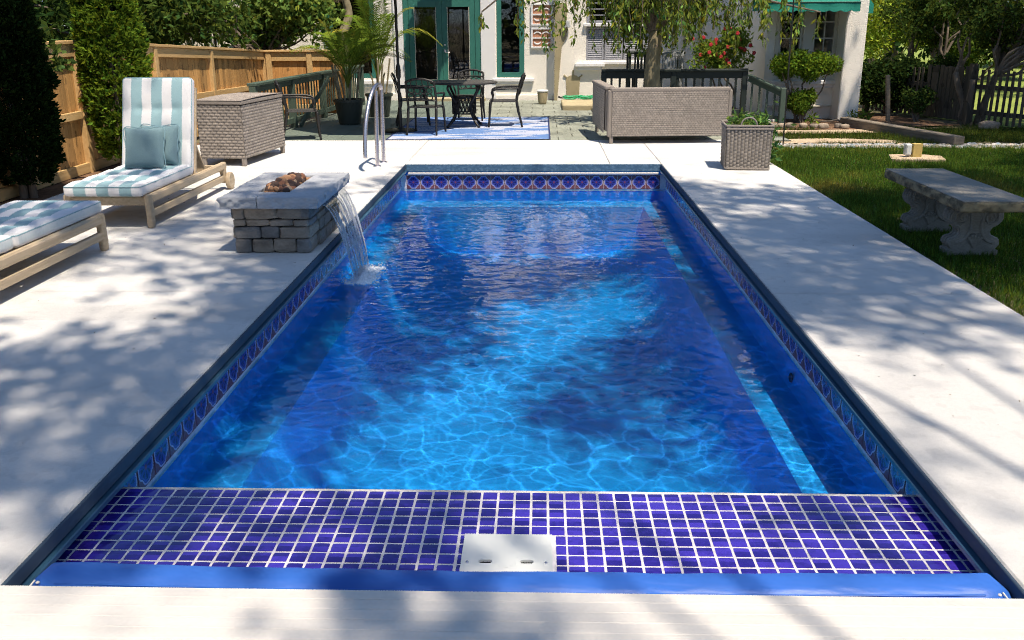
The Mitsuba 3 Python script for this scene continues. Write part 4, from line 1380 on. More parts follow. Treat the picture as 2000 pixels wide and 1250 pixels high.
# terracotta wall plaques
for z0, z1 in ((1.06, 1.475), (1.52, 1.96)):
    pq = part(hs, 'plaque', join([box(-.125, .325, 20.44, 20.499, z0, z0 + .035, .004), box(-.125, .325, 20.44, 20.499, z1 - .035, z1, .004), box(-.125, -.09, 20.445, 20.499, z0 + .035, z1 - .035), box(.29, .325, 20.445, 20.499, z0 + .035, z1 - .035)]), 'm_white_paint')
    part(pq, 'backing', box(-.09, .29, 20.475, 20.499, z0 + .035, z1 - .035), 'm_terracotta')
    zc = (z0 + z1) / 2
    sc = []
    for k, (cx, cz) in enumerate(((.01, zc + .09), (.19, zc + .09), (.01, zc - .09), (.19, zc - .09))):
        q = np.radians(np.linspace(20, 160, 10)) * (1 if cz > zc else -1)
        sc.append(tube(np.stack([cx + .075 * np.cos(q), np.full(10, 20.468), cz - .03 * np.sign(cz - zc) + .06 * np.sin(q)], 1), .014, 6))
    sc.append(box(-.09, .29, 20.45, 20.474, zc - .014, zc + .014))
    part(pq, 'scrollwork', join(sc), 'm_white_paint', kind='stuff')

# wing: shuttered window below, barred window above, ledge, raised arched tan panel and tan strip
for x0, x1 in ((1.03, 1.405), (1.42, 1.80), (1.82, 2.20), (2.215, 2.59)):
    sh = part(hs, 'shutter', join([box(x0, x0 + .04, 20.28, 20.32, .825, 1.485, .003), box(x1 - .04, x1, 20.28, 20.32, .825, 1.485, .003), box(x0 + .04, x1 - .04, 20.28, 20.32, .825, .87), box(x0 + .04, x1 - .04, 20.28, 20.32, 1.44, 1.48)]), 'm_shutter')
    for k in range(13):
        z = .895 + k * .043
        part(sh, 'slat', rot(box(x0 + .04, x1 - .04, 20.29, 20.31, z - .019, z + .019), 0, 0, 0), 'm_shutter', tw=T().translate([0, 20.3, z]).rotate([1, 0, 0], -28).translate([0, -20.3, -z]))
part(hs, 'sill', box(.97, 2.65, 20.17, 20.249, .735, .80, .01), 'm_white_paint')
part(hs, 'sill', box(.97, 2.65, 20.17, 20.249, 1.495, 1.555, .01), 'm_white_paint')
framed(1.04, 2.58, 1.565, 2.49, 20.28, .05, 'm_shutter', mun=(1.42, 1.81, 2.2), rails=(1.72, 1.84, 1.96, 2.08))
part(hs, 'ledge', join([box(.80, 1.42, 20.11, 20.249, .69, .765, .012), box(.86, 1.38, 20.17, 20.249, .62, .689, .008)]), 'm_white_paint')
arch = sg.Polygon([(.63, .10), (.90, .10), (.915, .46), (.84, .505), (.765, .525), (.69, .505), (.615, .46)])
part(hs, 'arched_panel', upright(prism(arch, 0, .012), 20.249), 'm_tan')
for x, z, dx, dz in ((.765, .52, 0, .10), (.63, .47, -.06, .05), (.90, .47, .06, .05)):
    part(hs, 'finial', tube([(x, 20.235, z), (x + dx, 20.23, z + dz)], [.014, .018], 6), 'm_tan')
strip = sg.Polygon([(.37, -.08), (.43, -.08), (.52, 1.10), (.62, 1.30), (.62, 1.95), (.37, 1.95)])
part(hs, 'tan_strip', upright(prism(strip, 0, .03), 20.249), 'm_tan')  # flat tan strip on the wall face, wider towards the top
part(hs, 'drainpipe', tube([(3.04, 20.21, -.1), (3.04, 20.21, 5.4)], .035, 10), 'm_cream', smooth=40)
part(hs, 'corner_strip', box(3.32, 3.44, 20.2, 20.249, -.1, 5.4), 'm_cream')
part(hs, 'wall_light', lathe([(.02, 1.62), (.05, 1.60), (.075, 1.48), (.06, 1.475), (.02, 1.50)], 16, .62, 20.17), 'm_shade_cloth', smooth=40)
# bay
for x0, x1 in ((4.10, 4.50), (4.66, 5.06)):
    framed(x0, x1, 1.02, 2.09, 16.49, .045, 'm_cream', mun=((x0 + x1) / 2,), rails=(1.30, 1.565, 1.83))
part(hs, 'window_trim', join([box(4.50, 4.66, 16.42, 16.449, 1.02, 2.1), box(4.04, 4.10, 16.42, 16.449, 1.02, 2.1), box(5.06, 5.12, 16.42, 16.449, 1.02, 2.1)]), 'm_cream')
part(hs, 'sill', join([box(4.0, 5.13, 16.30, 16.449, .55, .62, .012), box(4.02, 5.1, 16.38, 16.449, .49, .549, .006)]), 'm_white_paint')
part(hs, 'ledge', box(4.0, 5.08, 16.36, 16.449, .18, .20), 'm_cream')
part(hs, 'corner_pillar', box(5.07, 5.405, 16.0, 16.449, -.1, 3.6, .015), 'm_stucco')
# awnings
def awning(x0, x1, yw, yf, zw, zf, label_part):
    n = 26
    u, v = np.meshgrid(np.linspace(x0, x1, n), np.linspace(0, 1, 6), indexing='ij')
    P = np.stack([u, yw + (yf - yw) * v, zw + (zf - zw) * v - .02 * np.sin(np.pi * v)], -1)
    a = part(hs, 'awning', gridmesh(P), 'm_awning', smooth=True)
    m = int((x1 - x0) / .02)
    xx = np.linspace(x0, x1, m)
    A = np.stack([xx, np.full(m, yf), np.full(m, zf)], -1)
    B = A.copy()
    B[:, 2] -= .12 + .028 * np.abs(np.sin((xx - x0) * math.pi / .17))
    B[:, 1] += .01 * np.sin(xx * 14)
    part(a, 'valance', gridmesh(np.stack([A, (A + B) / 2 + [0, .004, 0], B], 0)), 'm_awning')
    part(a, 'trim', tube(A - [0, .004, 0], .008, 5), 'm_rail_green')
    for x in (x0, x1):
        part(a, 'side', TM([(x, yw, zw), (x, yf, zf), (x, yf, zf - .12), (x, yw, zf - .12)], [(0, 1, 2), (0, 2, 3)]), 'm_awning')
    return a


awning(3.62, 5.12, 16.44, 15.55, 2.40, 1.86, '')
aw2 = part(hs, 'side_awning', TM([(5.41, 16.9, 2.3), (5.78, 16.9, 1.84), (5.78, 18.4, 1.84), (5.41, 18.4, 2.3), (5.78, 16.9, 1.70), (5.78, 18.4, 1.70), (5.41, 16.9, 1.70)], [(0, 1, 2), (0, 2, 3), (1, 4, 5), (1, 5, 2), (0, 6, 4), (0, 4, 1)]), 'm_awning')

# porch: steps, railing
pst = numbered('porch')
note(pst, kind='structure')
part(pst, 'floor', box(1.05, 3.55, 16.05, 19.49, -.10, .06, .01), 'm_tan')
for k in range(3):
    part(pst, 'step', box(3.56, 3.72 + .16 * (3 - k), 15.95, 16.44, -.1 + .0 * k, .06 - .0 - (2 - k) * .055 + .0, .006), 'm_white_paint')
pr_ = thing('porch_railing', 'dark green porch railing with sloping stair rail behind the sofa', 'railing')
part(pr_, 'top_rail', box(1.10, 3.52, 15.94, 16.10, .79, .83, .005), 'm_rail_dark')
part(pr_, 'upper_rail', box(1.12, 3.50, 15.995, 16.045, .68, .789, .004), 'm_rail_dark')
part(pr_, 'lower_rail', box(1.12, 3.50, 15.995, 16.045, .10, .17, .004), 'm_rail_dark')
for x in (1.14, 2.3, 3.48):
    part(pr_, 'post', box(x - .045, x + .045, 15.975, 16.065, -.04, .789, .005), 'm_rail_dark')
for k in range(16):
    x = 1.27 + k * .138
    if min(abs(x - q) for q in (1.14, 2.3, 3.48)) > .07:
        part(pr_, 'baluster', box(x - .018, x + .018, 16.0, 16.036, .17, .68, .003), 'm_rail_dark')
P0, P1 = np.array([3.54, 15.98, .73]), np.array([4.02, 15.55, .50])
part(pr_, 'stair_rail', beam(P0, P1, .09, .035, .005), 'm_rail_green')
part(pr_, 'stair_under_rail', beam(P0 - [0, 0, .06], P1 - [0, 0, .06], .03, .08, .004), 'm_rail_green')
part(pr_, 'stair_low_rail', beam(P0 - [0, 0, .62], P1 - [0, 0, .44], .03, .06, .004), 'm_rail_green')
part(pr_, 'newel_post', box(3.975, 4.065, 15.505, 15.595, -.05, .55, .008), 'm_rail_green')
for k in range(4):
    q = P0 + (P1 - P0) * (.12 + .22 * k)
    part(pr_, 'baluster', box(q[0] - .015, q[0] + .015, q[1] - .015, q[1] + .015, q[2] - .62 + .05 * k, q[2] - .08, .003), 'm_rail_green')
bt = thing('bar_table', 'tall dark topped bar table on the porch behind the tree trunk', 'table')
part(bt, 'tabletop', box(1.62, 2.66, 17.2, 17.8, 1.03, 1.075, .01), 'm_rail_dark')
for x in (1.68, 2.60):
    for y in (17.26, 17.74):
        part(bt, 'leg', box(x - .02, x + .02, y - .02, y + .02, .06, 1.03, .004), 'm_rail_dark')
for n_, (x, c_, w_) in enumerate(((1.90, 'm_rail_dark', 'dark'), (2.38, 'm_shade_cloth', 'grey'))):
    ch = thing('bar_chair', f'{w_} slat back bar chair pulled up to the tall porch table', 'chair')
    part(ch, 'seat', cbox(x, 17.0, .70, .38, .36, .03, .01), c_)
    for sx in (-1, 1):
        part(ch, 'leg', box(x + sx * .17 - .015, x + sx * .17 + .015, 17.13, 17.16, .06, .69, .003), c_)
        part(ch, 'leg', box(x + sx * .17 - .015, x + sx * .17 + .015, 16.83, 16.86, .06, .69, .003), c_)
        part(ch, 'back_post', box(x + sx * .17 - .015, x + sx * .17 + .015, 16.80, 16.83, .69, 1.06, .003), c_)
    part(ch, 'top_rail', box(x - .19, x + .19, 16.795, 16.825, 1.0, 1.08, .008), c_)
    for k in range(5):
        part(ch, 'slat', box(x - .14 + k * .06, x - .10 + k * .06, 16.80, 16.815, .72, 1.0, .003), c_)

# unseen ball of foliage, added to cast a round shadow on the doors
hbk = thing('shadow_ball', 'unseen round ball of dark foliage added to cast a shadow on the green doors', 'shadow caster')
hr_ = np.random.default_rng(19)
d = hr_.normal(0, 1, (2600, 3))
d /= np.linalg.norm(d, axis=1, keepdims=True)
m, c = leaves(np.array([-1.93, 19.80, 2.80]) + d * np.array([.45, .45, .47]) * hr_.uniform(.3, 1, (2600, 1)) ** .4, .09, hr_, (.05, .09, .02), .25, .6)
part(hbk, 'foliage', m, 'm_leaf', color=c, kind='stuff')
part(hbk, 'ball_core', lump(-1.93, 19.80, 2.75, .62, .62, .62, .9, .02, 3), 'm_mulch', smooth=True)
part(hbk, 'chain', tube([(-1.93, 19.80, 3.0), (-2.0, 19.86, 3.9)], .012, 6), 'm_black_metal')
part(hbk, 'bracket', tube(curve([(-2.0, 19.84, 3.9), (-2.0, 20.1, 3.98), (-2.0, 20.5, 3.8)], 5), .016, 6), 'm_black_metal')

# small things at the foot of the wall
hb = thing('garden_hose', 'bright green coiled garden hose lying at the foot of the arched panel', 'hose')
hp = []
for cx, seed in ((.70, 1), (1.02, 2)):
    r = np.random.default_rng(seed)
    q = np.linspace(0, 2 * math.pi * 5, 120)
    rr = .14 + .025 * np.sin(q * 1.7 + seed) + .02 * np.sin(q * .31)
    hp.append(tube(np.stack([cx + rr * np.cos(q), 19.05 + rr * .9 * np.sin(q) + .35, .10 + q / q.max() * .05 + .012 * np.sin(q * 2.3)], 1), .011, 6))
part(hb, 'coil', hp[0], 'm_hose', smooth=True)
part(hb, 'coil', hp[1], 'm_hose', smooth=True)
part(hb, 'nozzle', tube([(.52, 18.95, .14), (.44, 18.9, .17)], [.014, .02], 8), 'm_bronze', smooth=True)
sp = thing('stone_step', 'low tan stone block step between the wall and the sofa', 'step')
part(sp, 'block', box(.50, 1.25, 17.9, 19.4, -.03, .085, .015), 'm_tan')
cn = thing('garden_urn', 'small pale fluted urn with white rim standing on the patio by the wall', 'urn')
part(cn, 'body', lathe([(0, 0.0), (.07, 0), (.075, .01), (.085, .03), (.105, .20), (.10, .24), (0, .24)], 22, .12, 19.3), 'm_tan', smooth=35)
part(cn, 'rim', lathe([(0, .275), (.11, .275), (.118, .26), (.112, .241), (0, .241)], 22, .12, 19.3), 'm_white_paint', smooth=35)

# ------------------------------------------------------------------ lawn side: bench, outlet post, stones, timber
bn = thing('stone_bench', 'weathered concrete garden bench on carved scroll legs in the shaded lawn', 'bench')
bx0, bx1, by0, by1 = 2.88, 3.36, 6.14, 7.62
tp = rbox(bx1 - bx0, by1 - by0, .075, .02, 20, 50, 5)
v = np.asarray(tp.vertices) + [(bx0 + bx1) / 2, (by0 + by1) / 2, .3925]
edge = np.clip(1 - np.minimum(np.minimum(v[:, 0] - bx0, bx1 - v[:, 0]), np.minimum(v[:, 1] - by0, by1 - v[:, 1])) / .01, 0, 1)
v += (meshkit.fbm(v * 40, 2, 3) - .5)[:, None] * .008 * edge[:, None]
part(bn, 'seat_edge', TM(v, tp.faces), 'm_bench_edge', smooth=40)
part(bn, 'seat_top', box(bx0 + .012, bx1 - .012, by0 + .012, by1 - .012, .425, .4325, .003), 'm_bench')


def scroll_leg(cy):
    """A carved pedestal: an S-scroll outline in the x-z plane, with spirals and a shell in relief on its faces."""
    prof = [(.0, .0), (.175, .0), (.175, .035), (.15, .045), (.175, .075), (.165, .11), (.125, .125), (.10, .16), (.115, .20), (.155, .225), (.18, .265), (.17, .31), (.145, .335), (.16, .345), (.16, .357), (0, .357)]
    full = prof[1:-1]
    xs = np.array(full)
    sm = curve(xs[3:-2], 4)
    right = np.vstack([xs[:3], sm, xs[-2:]])
    poly = sg.Polygon(np.vstack([right, right[::-1] * [-1, 1]])).buffer(0)
    body = upright(prism(poly, -.07, .07), 0)
    ms = []
    for f in (-1, 1):
        for s in (-1, 1):
            q = np.linspace(0, 4.2 * math.pi, 46)
            r = .064 * (1 - q / (4.6 * math.pi))
            ms.append(tube(np.stack([s * (.098 - r * np.cos(q)), np.full(46, f * .072), .272 + r * np.sin(q)], 1), .011 * (1 - .5 * q / q.max()), 6))
            ms.append(tube(curve([(s * .045, f * .072, .30), (s * .035, f * .074, .2), (s * .07, f * .072, .12), (s * .13, f * .07, .09)], 5), .012, 6))
        for k in range(5):
            a = math.radians(50 + 20 * k)
            ms.append(tube([(0, f * .07, .06), (.06 * math.cos(a) * 1.2, f * .078, .06 + .10 * math.sin(a))], [.012, .016], 6))
    for s in (-1, 1):
        for yy in (-.045, 0, .045):
            ms.append(tube(np.column_stack([s * sm[:, 0], np.full(len(sm), yy), sm[:, 1]]), .013, 6))
    return body, join(ms)


for cy in (6.56, 7.34):
    b, rlf = scroll_leg(cy)
    lg = part(bn, 'leg', move(b, (bx0 + bx1) / 2 + .035, cy, -.015), 'm_bench')
    part(lg, 'carving', move(rlf, (bx0 + bx1) / 2 + .035, cy, -.015), 'm_bench', smooth=40, kind='stuff')

op = thing('outlet_post', 'short yellowish wooden post with a white outlet box in the lawn', 'outlet post')
part(op, 'post', box(4.57, 4.68, 11.36, 11.45, -.04, .165, .004), 'm_yellow_wood')
part(op, 'outlet_box', box(4.475, 4.545, 11.34, 11.42, .03, .165, .008), 'm_outlet')
part(op, 'cover', box(4.485, 4.535, 11.333, 11.341, .045, .15, .004), 'm_outlet')
part(op, 'conduit', tube([(4.545, 11.39, .05), (4.575, 11.40, .05)], .012, 8), 'm_black_metal')
ps = thing('paving_stone', 'flat tan paving stone under the outlet post', 'stone')
sxy = np.array([(4.30, 11.22), (4.55, 11.13), (4.86, 11.18), (4.92, 11.45), (4.7, 11.62), (4.4, 11.58)])
part(ps, 'slab', prism(sg.Polygon(sxy).buffer(.03), -.05, .008), 'm_dirt')
rs = np.random.default_rng(41)
for k in range(11):
    x = 3.75 + k * .155 + rs.uniform(-.02, .02)
    s = rs.uniform(.13, .2)
    obj('edging_stone', rot(lump(x, 15.05 + rs.uniform(-.06, .06) - .03 * k, .0, s, s * .8, s * .55, .7, .12, k + 60, 2), 0, 0, rs.uniform(0, 90), (x, 15, 0)), f'm_stone_{[0, 2][k % 2]}', f'rough tan edging stone, {"first second third fourth fifth sixth seventh eighth ninth tenth eleventh".split()[k]} from the stair end of the bed before the bay', 'stone', 'edging stones along the bed', smooth=40)
obj('boulder', lump(7.02, 14.75, .02, .30, .22, .15, .7, .12, 90, 3), 'm_stone_2', 'pale low boulder at the foot of the picket fence', 'boulder', smooth=40)
tmb = thing('edging_timber', 'long dark timber baulk lying aslant across the lawn edge', 'timber')
part(tmb, 'baulk', beam((4.98, 15.35, .03), (5.66, 12.62, .03), .16, .15, .012), 'm_timber')
obj('leaning_post', beam((5.90, 15.95, -.05), (5.83, 16.0, .72), .06, .06, .006), 'm_timber', 'thin weathered post leaning in front of the dark hedge', 'post')
sh_ = thing('shepherd_hook', 'thin tall black shepherd hook standing behind the basket planter', 'garden hook')
part(sh_, 'pole', tube([(3.33, 12.6, -.05), (3.31, 12.6, 2.1)], .010, 8), 'm_black_metal', smooth=True)
q = np.radians(np.linspace(180, -40, 18))
part(sh_, 'hook', tube(np.stack([3.31 + .12 + .12 * np.cos(q), np.full(18, 12.6), 2.1 + .13 * np.sin(q)], 1), .009, 7), 'm_black_metal', smooth=True)

gr = np.random.default_rng(51)
n = 2600
gx = gr.uniform(2.95, 7.4, n)
gy = 12.66 + gr.normal(0, .085, n) - .02 * (gx - 4)
ms, cs = [], []
b0 = np.asarray(_ICO[1].vertices)
V = np.stack([b0 * gr.uniform(.7, 1.2, (1, 3)) for _ in range(n)]) * gr.uniform(.018, .045, (n, 1, 1)) * [1, 1, .6]
V = V + np.stack([gx, gy, np.full(n, -.025)], 1)[:, None]
F = np.asarray(_ICO[1].faces)[None] + (np.arange(n) * len(b0))[:, None, None]
obj('gravel', TM(V.reshape(-1, 3), F.reshape(-1, 3)), 'm_gravel', 'strip of pale gravel crossing behind the lawn', 'gravel', kind='stuff',
    color=np.repeat(tint(n, (.38, .36, .34), gr, .25), len(b0), 0))

# leaf litter on the deck
lr = np.random.default_rng(77)
n = 150
X = np.where(lr.uniform(0, 1, n) < .5, lr.uniform(-4.4, -1.55, n), lr.uniform(1.55, 2.75, n))
m, c = leaves(np.stack([X, lr.uniform(2.4, 10.5, n), np.full(n, .003)], 1), .014, lr, (.10, .075, .045), .5, .5, 0, 3, np.column_stack([lr.normal(0, 1, (n, 2)), np.full(n, .05)]))
obj('leaf_litter', m, 'm_leaf', 'tiny dark bits of leaf litter scattered on the pale deck', 'leaf litter', kind='stuff', color=c)
part(pool, 'return_fitting', rot(lathe([(0, .010), (.022, .010), (.028, .004), (.028, 0)], 18), 0, -90, 0), 'm_coping', tw=T().translate([1.535, 5.0, -.375]))

# ------------------------------------------------------------------ grass
def blades(X, Y, z, L, W, r, base, var):
    n = len(X)
    a = r.uniform(0, 2 * math.pi, n)
    lean = np.abs(r.normal(.0, .5, n))
    b = r.uniform(0, 2 * math.pi, n)
    L = L * r.uniform(.55, 1.3, n)
    tip = np.stack([X + np.cos(b) * L * np.sin(lean), Y + np.sin(b) * L * np.sin(lean), z + L * np.cos(lean)], 1)
    d = np.stack([np.cos(a), np.sin(a), np.zeros(n)], 1) * (W * .5)
    P = np.stack([X, Y, np.full(n, z)], 1)
    v = np.stack([P - d, P + d, tip], 1).reshape(-1, 3)
    return TM(v, np.arange(3 * n).reshape(-1, 3)), np.repeat(tint(n, base, r, var), 3, 0)


gr = np.random.default_rng(61)


def in_view(x, y, m=.6):
    return x < .09 + (y + m) * .60 + .2


n = 330000
X, Y = gr.uniform(2.80, 8.0, n), gr.uniform(3.4, 12.55, n)
k = in_view(X, Y) & (gr.uniform(0, 1, n) < np.clip(1.25 - .06 * (Y - 4), .5, 1)) & (X > 2.815 + .02 * meshkit.noise(np.stack([X * 5, Y * 5, X * 0], 1), 2)) & ((np.abs(X - 4.6) > .25) | (np.abs(Y - 11.37) > .2))
X, Y = X[k], Y[k]
m, c = blades(X, Y, -.035, .062, .0065, gr, (.095, .170, .024), .4)
patch = meshkit.fbm(np.stack([X * 1.3, Y * 1.3, X * 0], 1), 3, 4)
dry = np.clip((patch - .55) * 5, 0, 1)
c = c * np.repeat(.5 + 1.0 * patch, 3)[:, None] * np.repeat(np.stack([.8 + .5 * patch + .7 * dry, np.ones(len(X)), 1 + .4 * dry], 1), 3, 0)
obj('grass', m, 'm_grass', 'shaded green lawn beside the pool deck', 'grass', kind='stuff', color=c)
n = 42000
X, Y = gr.uniform(2.9, 9.0, n), gr.uniform(12.85, 15.2, n)
d = meshkit.fbm(np.stack([X * 1.1, Y * 2.0, X * 0], 1), 3, 9)
k = in_view(X, Y) & (d > .44) & ~((Y > 14.2) & (Y < 14.7) & (X < 5.2)) & ~((Y < 13.5) & (Y > 13.0) & (X < 5.0))
X, Y = X[k], Y[k]
m, c = blades(X, Y, -.045, .075, .009, gr, (.085, .12, .022), .35)
obj('rough_grass', m, 'm_grass', 'thin patchy yellow green grass beyond the gravel strip', 'grass', kind='stuff', color=c)
obj('far_lawn', sheet(sg.Polygon([(6.6, 17.5), (9.5, 9.5), (70, 5), (90, 120), (6.2, 120)]), -.04), pr('m_far_lawn', lambda p, n, uv: mix((.10, .15, .025), (.20, .24, .05), fbm(p.x * .7, p.y * .7, 0, 4)), .9), kind='structure')

# ------------------------------------------------------------------ shrubs and trees
def cloud(C, R, n, r, squash=1.0, shell=.35):
    """n points in the balls round C, denser near their skins."""
    k = r.integers(0, len(C), n)
    d = r.normal(0, 1, (n, 3))
    d /= np.linalg.norm(d, axis=1, keepdims=True)
    q = r.uniform(0, 1, n) ** shell
    d[:, 2] *= squash
    return C[k] + d * (np.asarray(R)[k] * q)[:, None]


def limb(p, q, r0, r1, r, wob=.12, n=6):
    p, q = np.asarray(p, float), np.asarray(q, float)
    L = np.linalg.norm(q - p)
    t = np.linspace(0, 1, n)[:, None]
    pts = p + (q - p) * t + r.normal(0, wob * L * .25, (n, 3)) * np.sin(np.pi * t)
    return tube(curve(pts, 3), np.linspace(r0, r1, (n - 1) * 3 + 1), 7)


def tree(name, label, cat, x, y, forks, C, R, nleaf, leaf, base, seed, tr=.12, bark='m_bark', var=.3, wide=.5, group=None, squash=.8, trunks=1, droop=.2):
    r = np.random.default_rng(seed)
    C = np.asarray(C, float)
    t = thing(name, label, cat, group)
    fz = forks
    tops = []
    for k in range(trunks):
        a = 2 * math.pi * k / trunks + r.uniform(0, 1)
        o = .0 if trunks == 1 else .12
        top = np.array([x + o * 3.0 * math.cos(a), y + o * 3.0 * math.sin(a), fz * r.uniform(.85, 1.1)])
        part(t, 'trunk', limb((x + o * math.cos(a), y + o * math.sin(a), -.08), top, tr * 1.25, tr * .75, r, .10), bark, smooth=True)
        tops.append(top)
    br = []
    for k, c in enumerate(C):
        top = min(tops, key=lambda q: np.linalg.norm(q - c)) if trunks > 1 else tops[0]
        br.append(limb(top, c, tr * .5, tr * .12, r, .2))
    part(t, 'limbs', join(br), bark, smooth=True, kind='stuff')
    P = cloud(C, R, nleaf, r, squash)
    m, c = leaves(P, leaf, r, base, var, wide, droop)
    part(t, 'crown', m, 'm_leaf', color=c, kind='stuff')
    return t


def balls(cx, cy, cz, sx, sy, sz, n, r):
    d = r.normal(0, 1, (n, 3))
    d /= np.linalg.norm(d, axis=1, keepdims=True)
    return np.array([cx, cy, cz]) + d * np.array([sx, sy, sz]) * r.uniform(.25, 1, (n, 1)) ** .5


def shrub(name, label, x, y, C, R, nleaf, leaf, base, seed, var=.28, wide=.5, group=None, stems=4, squash=.9, cat='shrub'):
    r = np.random.default_rng(seed)
    C = np.asarray(C, float)
    t = thing(name, label, cat, group)
    sm = []
    for k in range(stems):
        c = C[r.integers(len(C))]
        sm.append(limb((x + r.normal(0, .05), y + r.normal(0, .05), -.06), c, .022, .008, r, .15))
    part(t, 'stems', join(sm), 'm_bark', smooth=True, kind='stuff')
    P = cloud(C, R, nleaf, r, squash)
    P = P[P[:, 2] > .02]
    m, c = leaves(P, leaf, r, base, var, wide, 0, .8)
    part(t, 'foliage', m, 'm_leaf', color=c, kind='stuff')
    return t


def arborvitae(label, x, y, h, rad, seed, base, n):
    """A narrow evergreen of upright flat sprays."""
    r = np.random.default_rng(seed)
    t = thing('arborvitae', label, 'evergreen', 'columnar evergreens by the fence')
    for k in range(3):
        a = 2.1 * k
        part(t, 'trunk', limb((x + .05 * math.cos(a), y + .05 * math.sin(a), -.05), (x + .03 * math.cos(a), y + .03 * math.sin(a), h * .7), .04, .015, r, .03), 'm_bark', smooth=True)
    nt = n // 14
    u = r.uniform(0, 1, nt) ** .8
    z = .13 + u * (h - .13)
    prof = np.interp(z / h, [0, .06, .16, .3, .5, .75, .92, 1.0], [.35, .62, .92, 1.0, .92, .66, .33, .02]) * rad
    a = r.uniform(0, 2 * math.pi, nt)
    bump_ = .80 + .40 * meshkit.noise(np.stack([np.cos(a) * 2.4, np.sin(a) * 2.4, z * 5.5], 1), seed)
    rr = prof * bump_ * r.uniform(.45, 1.0, nt) ** .35
    A = np.stack([x + rr * np.cos(a), y + rr * np.sin(a), z], 1)
    O = np.stack([np.cos(a) * .8, np.sin(a) * .8, np.full(nt, .65)], 1)
    ms, cs = [], []
    for k in range(14):
        d = O + r.normal(0, .55, O.shape)
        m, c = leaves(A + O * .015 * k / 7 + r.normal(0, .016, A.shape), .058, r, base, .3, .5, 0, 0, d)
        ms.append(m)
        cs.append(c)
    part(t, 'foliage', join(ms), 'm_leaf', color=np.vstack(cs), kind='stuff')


arborvitae('columnar evergreen with deep shade put into its dark leaf colour at the left edge before the cedar fence', -4.86, 8.75, 2.35, .33, 71, (.012, .026, .007), 34000)  # near-black leaf colour stands in for the deep shade here
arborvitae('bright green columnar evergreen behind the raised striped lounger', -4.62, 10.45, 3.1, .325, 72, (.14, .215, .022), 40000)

r = np.random.default_rng(80)
# woods behind the cedar fence
for k, (x, y, w, hgt, base, n) in enumerate([(-7.4, 9.6, 1.5, 5.0, (.040, .075, .018), 9000), (-8.2, 13.2, 1.9, 6.0, (.045, .080, .018), 11000), (-6.9, 16.2, 1.5, 5.2, (.085, .135, .028), 12000),
                                             (-9.0, 19.0, 2.2, 6.5, (.065, .11, .024), 12000), (-7.2, 21.5, 1.8, 5.5, (.08, .13, .03), 10000)]):
    C = np.vstack([balls(x, y, hgt * .62, w, w, hgt * .38, 26, r), balls(x + .4, y, 1.5, w * .9, w, .9, 12, r)])
    tree('woodland_tree', ['dark leafy tree behind the cedar fence at the very left edge', 'dark tree behind the cedar fence, between the two columnar evergreens', 'dark leafy tree just behind the cedar fence, above the raised lounger', 'dark tree deep in the wood, right of the bright columnar evergreen', 'dark tree deep in the wood, above the wicker deck box'][k], 'tree', x, y, hgt * .35, C, r.uniform(.45, .75, len(C)), n, .13, base, 100 + k, .11, group='wood behind the cedar fence')
C = np.vstack([balls(-5.55, 18.9, 1.75, .95, .5, .65, 16, r), balls(-4.7, 18.6, 2.0, .8, .5, .8, 14, r), balls(-6.0, 16.6, 1.9, .5, .9, .6, 10, r)])
tree('viburnum_tree', 'sunlit light green leafy shrub tree above the far cedar fence', 'tree', -5.3, 18.8, .9, C, r.uniform(.3, .5, len(C)), 8500, .13, (.17, .25, .055), 130, .06, wide=.6)
C = balls(-4.3, 21.0, 3.0, 1.2, .25, 1.2, 12, r)
tree('slim_tree', 'pale barked slim tree between the gate fence and the house', 'tree', -3.9, 19.6, 2.2, C, r.uniform(.35, .5, len(C)), 3000, .12, (.05, .085, .02), 131, .10, 'm_bark_pale')
sp_ = np.random.default_rng(5)
C = np.array([(-4.75, 9.25, 1.42), (-4.72, 9.35, 1.30), (-4.7, 9.4, 1.22), (-4.78, 9.2, 1.5)])
tree('overhanging_branch', 'small branch with a few lit leaves hanging over the cedar fence', 'branch', -5.35, 9.2, 1.5, C, [.09] * 4, 70, .085, (.10, .16, .04), 132, .03, wide=.7)

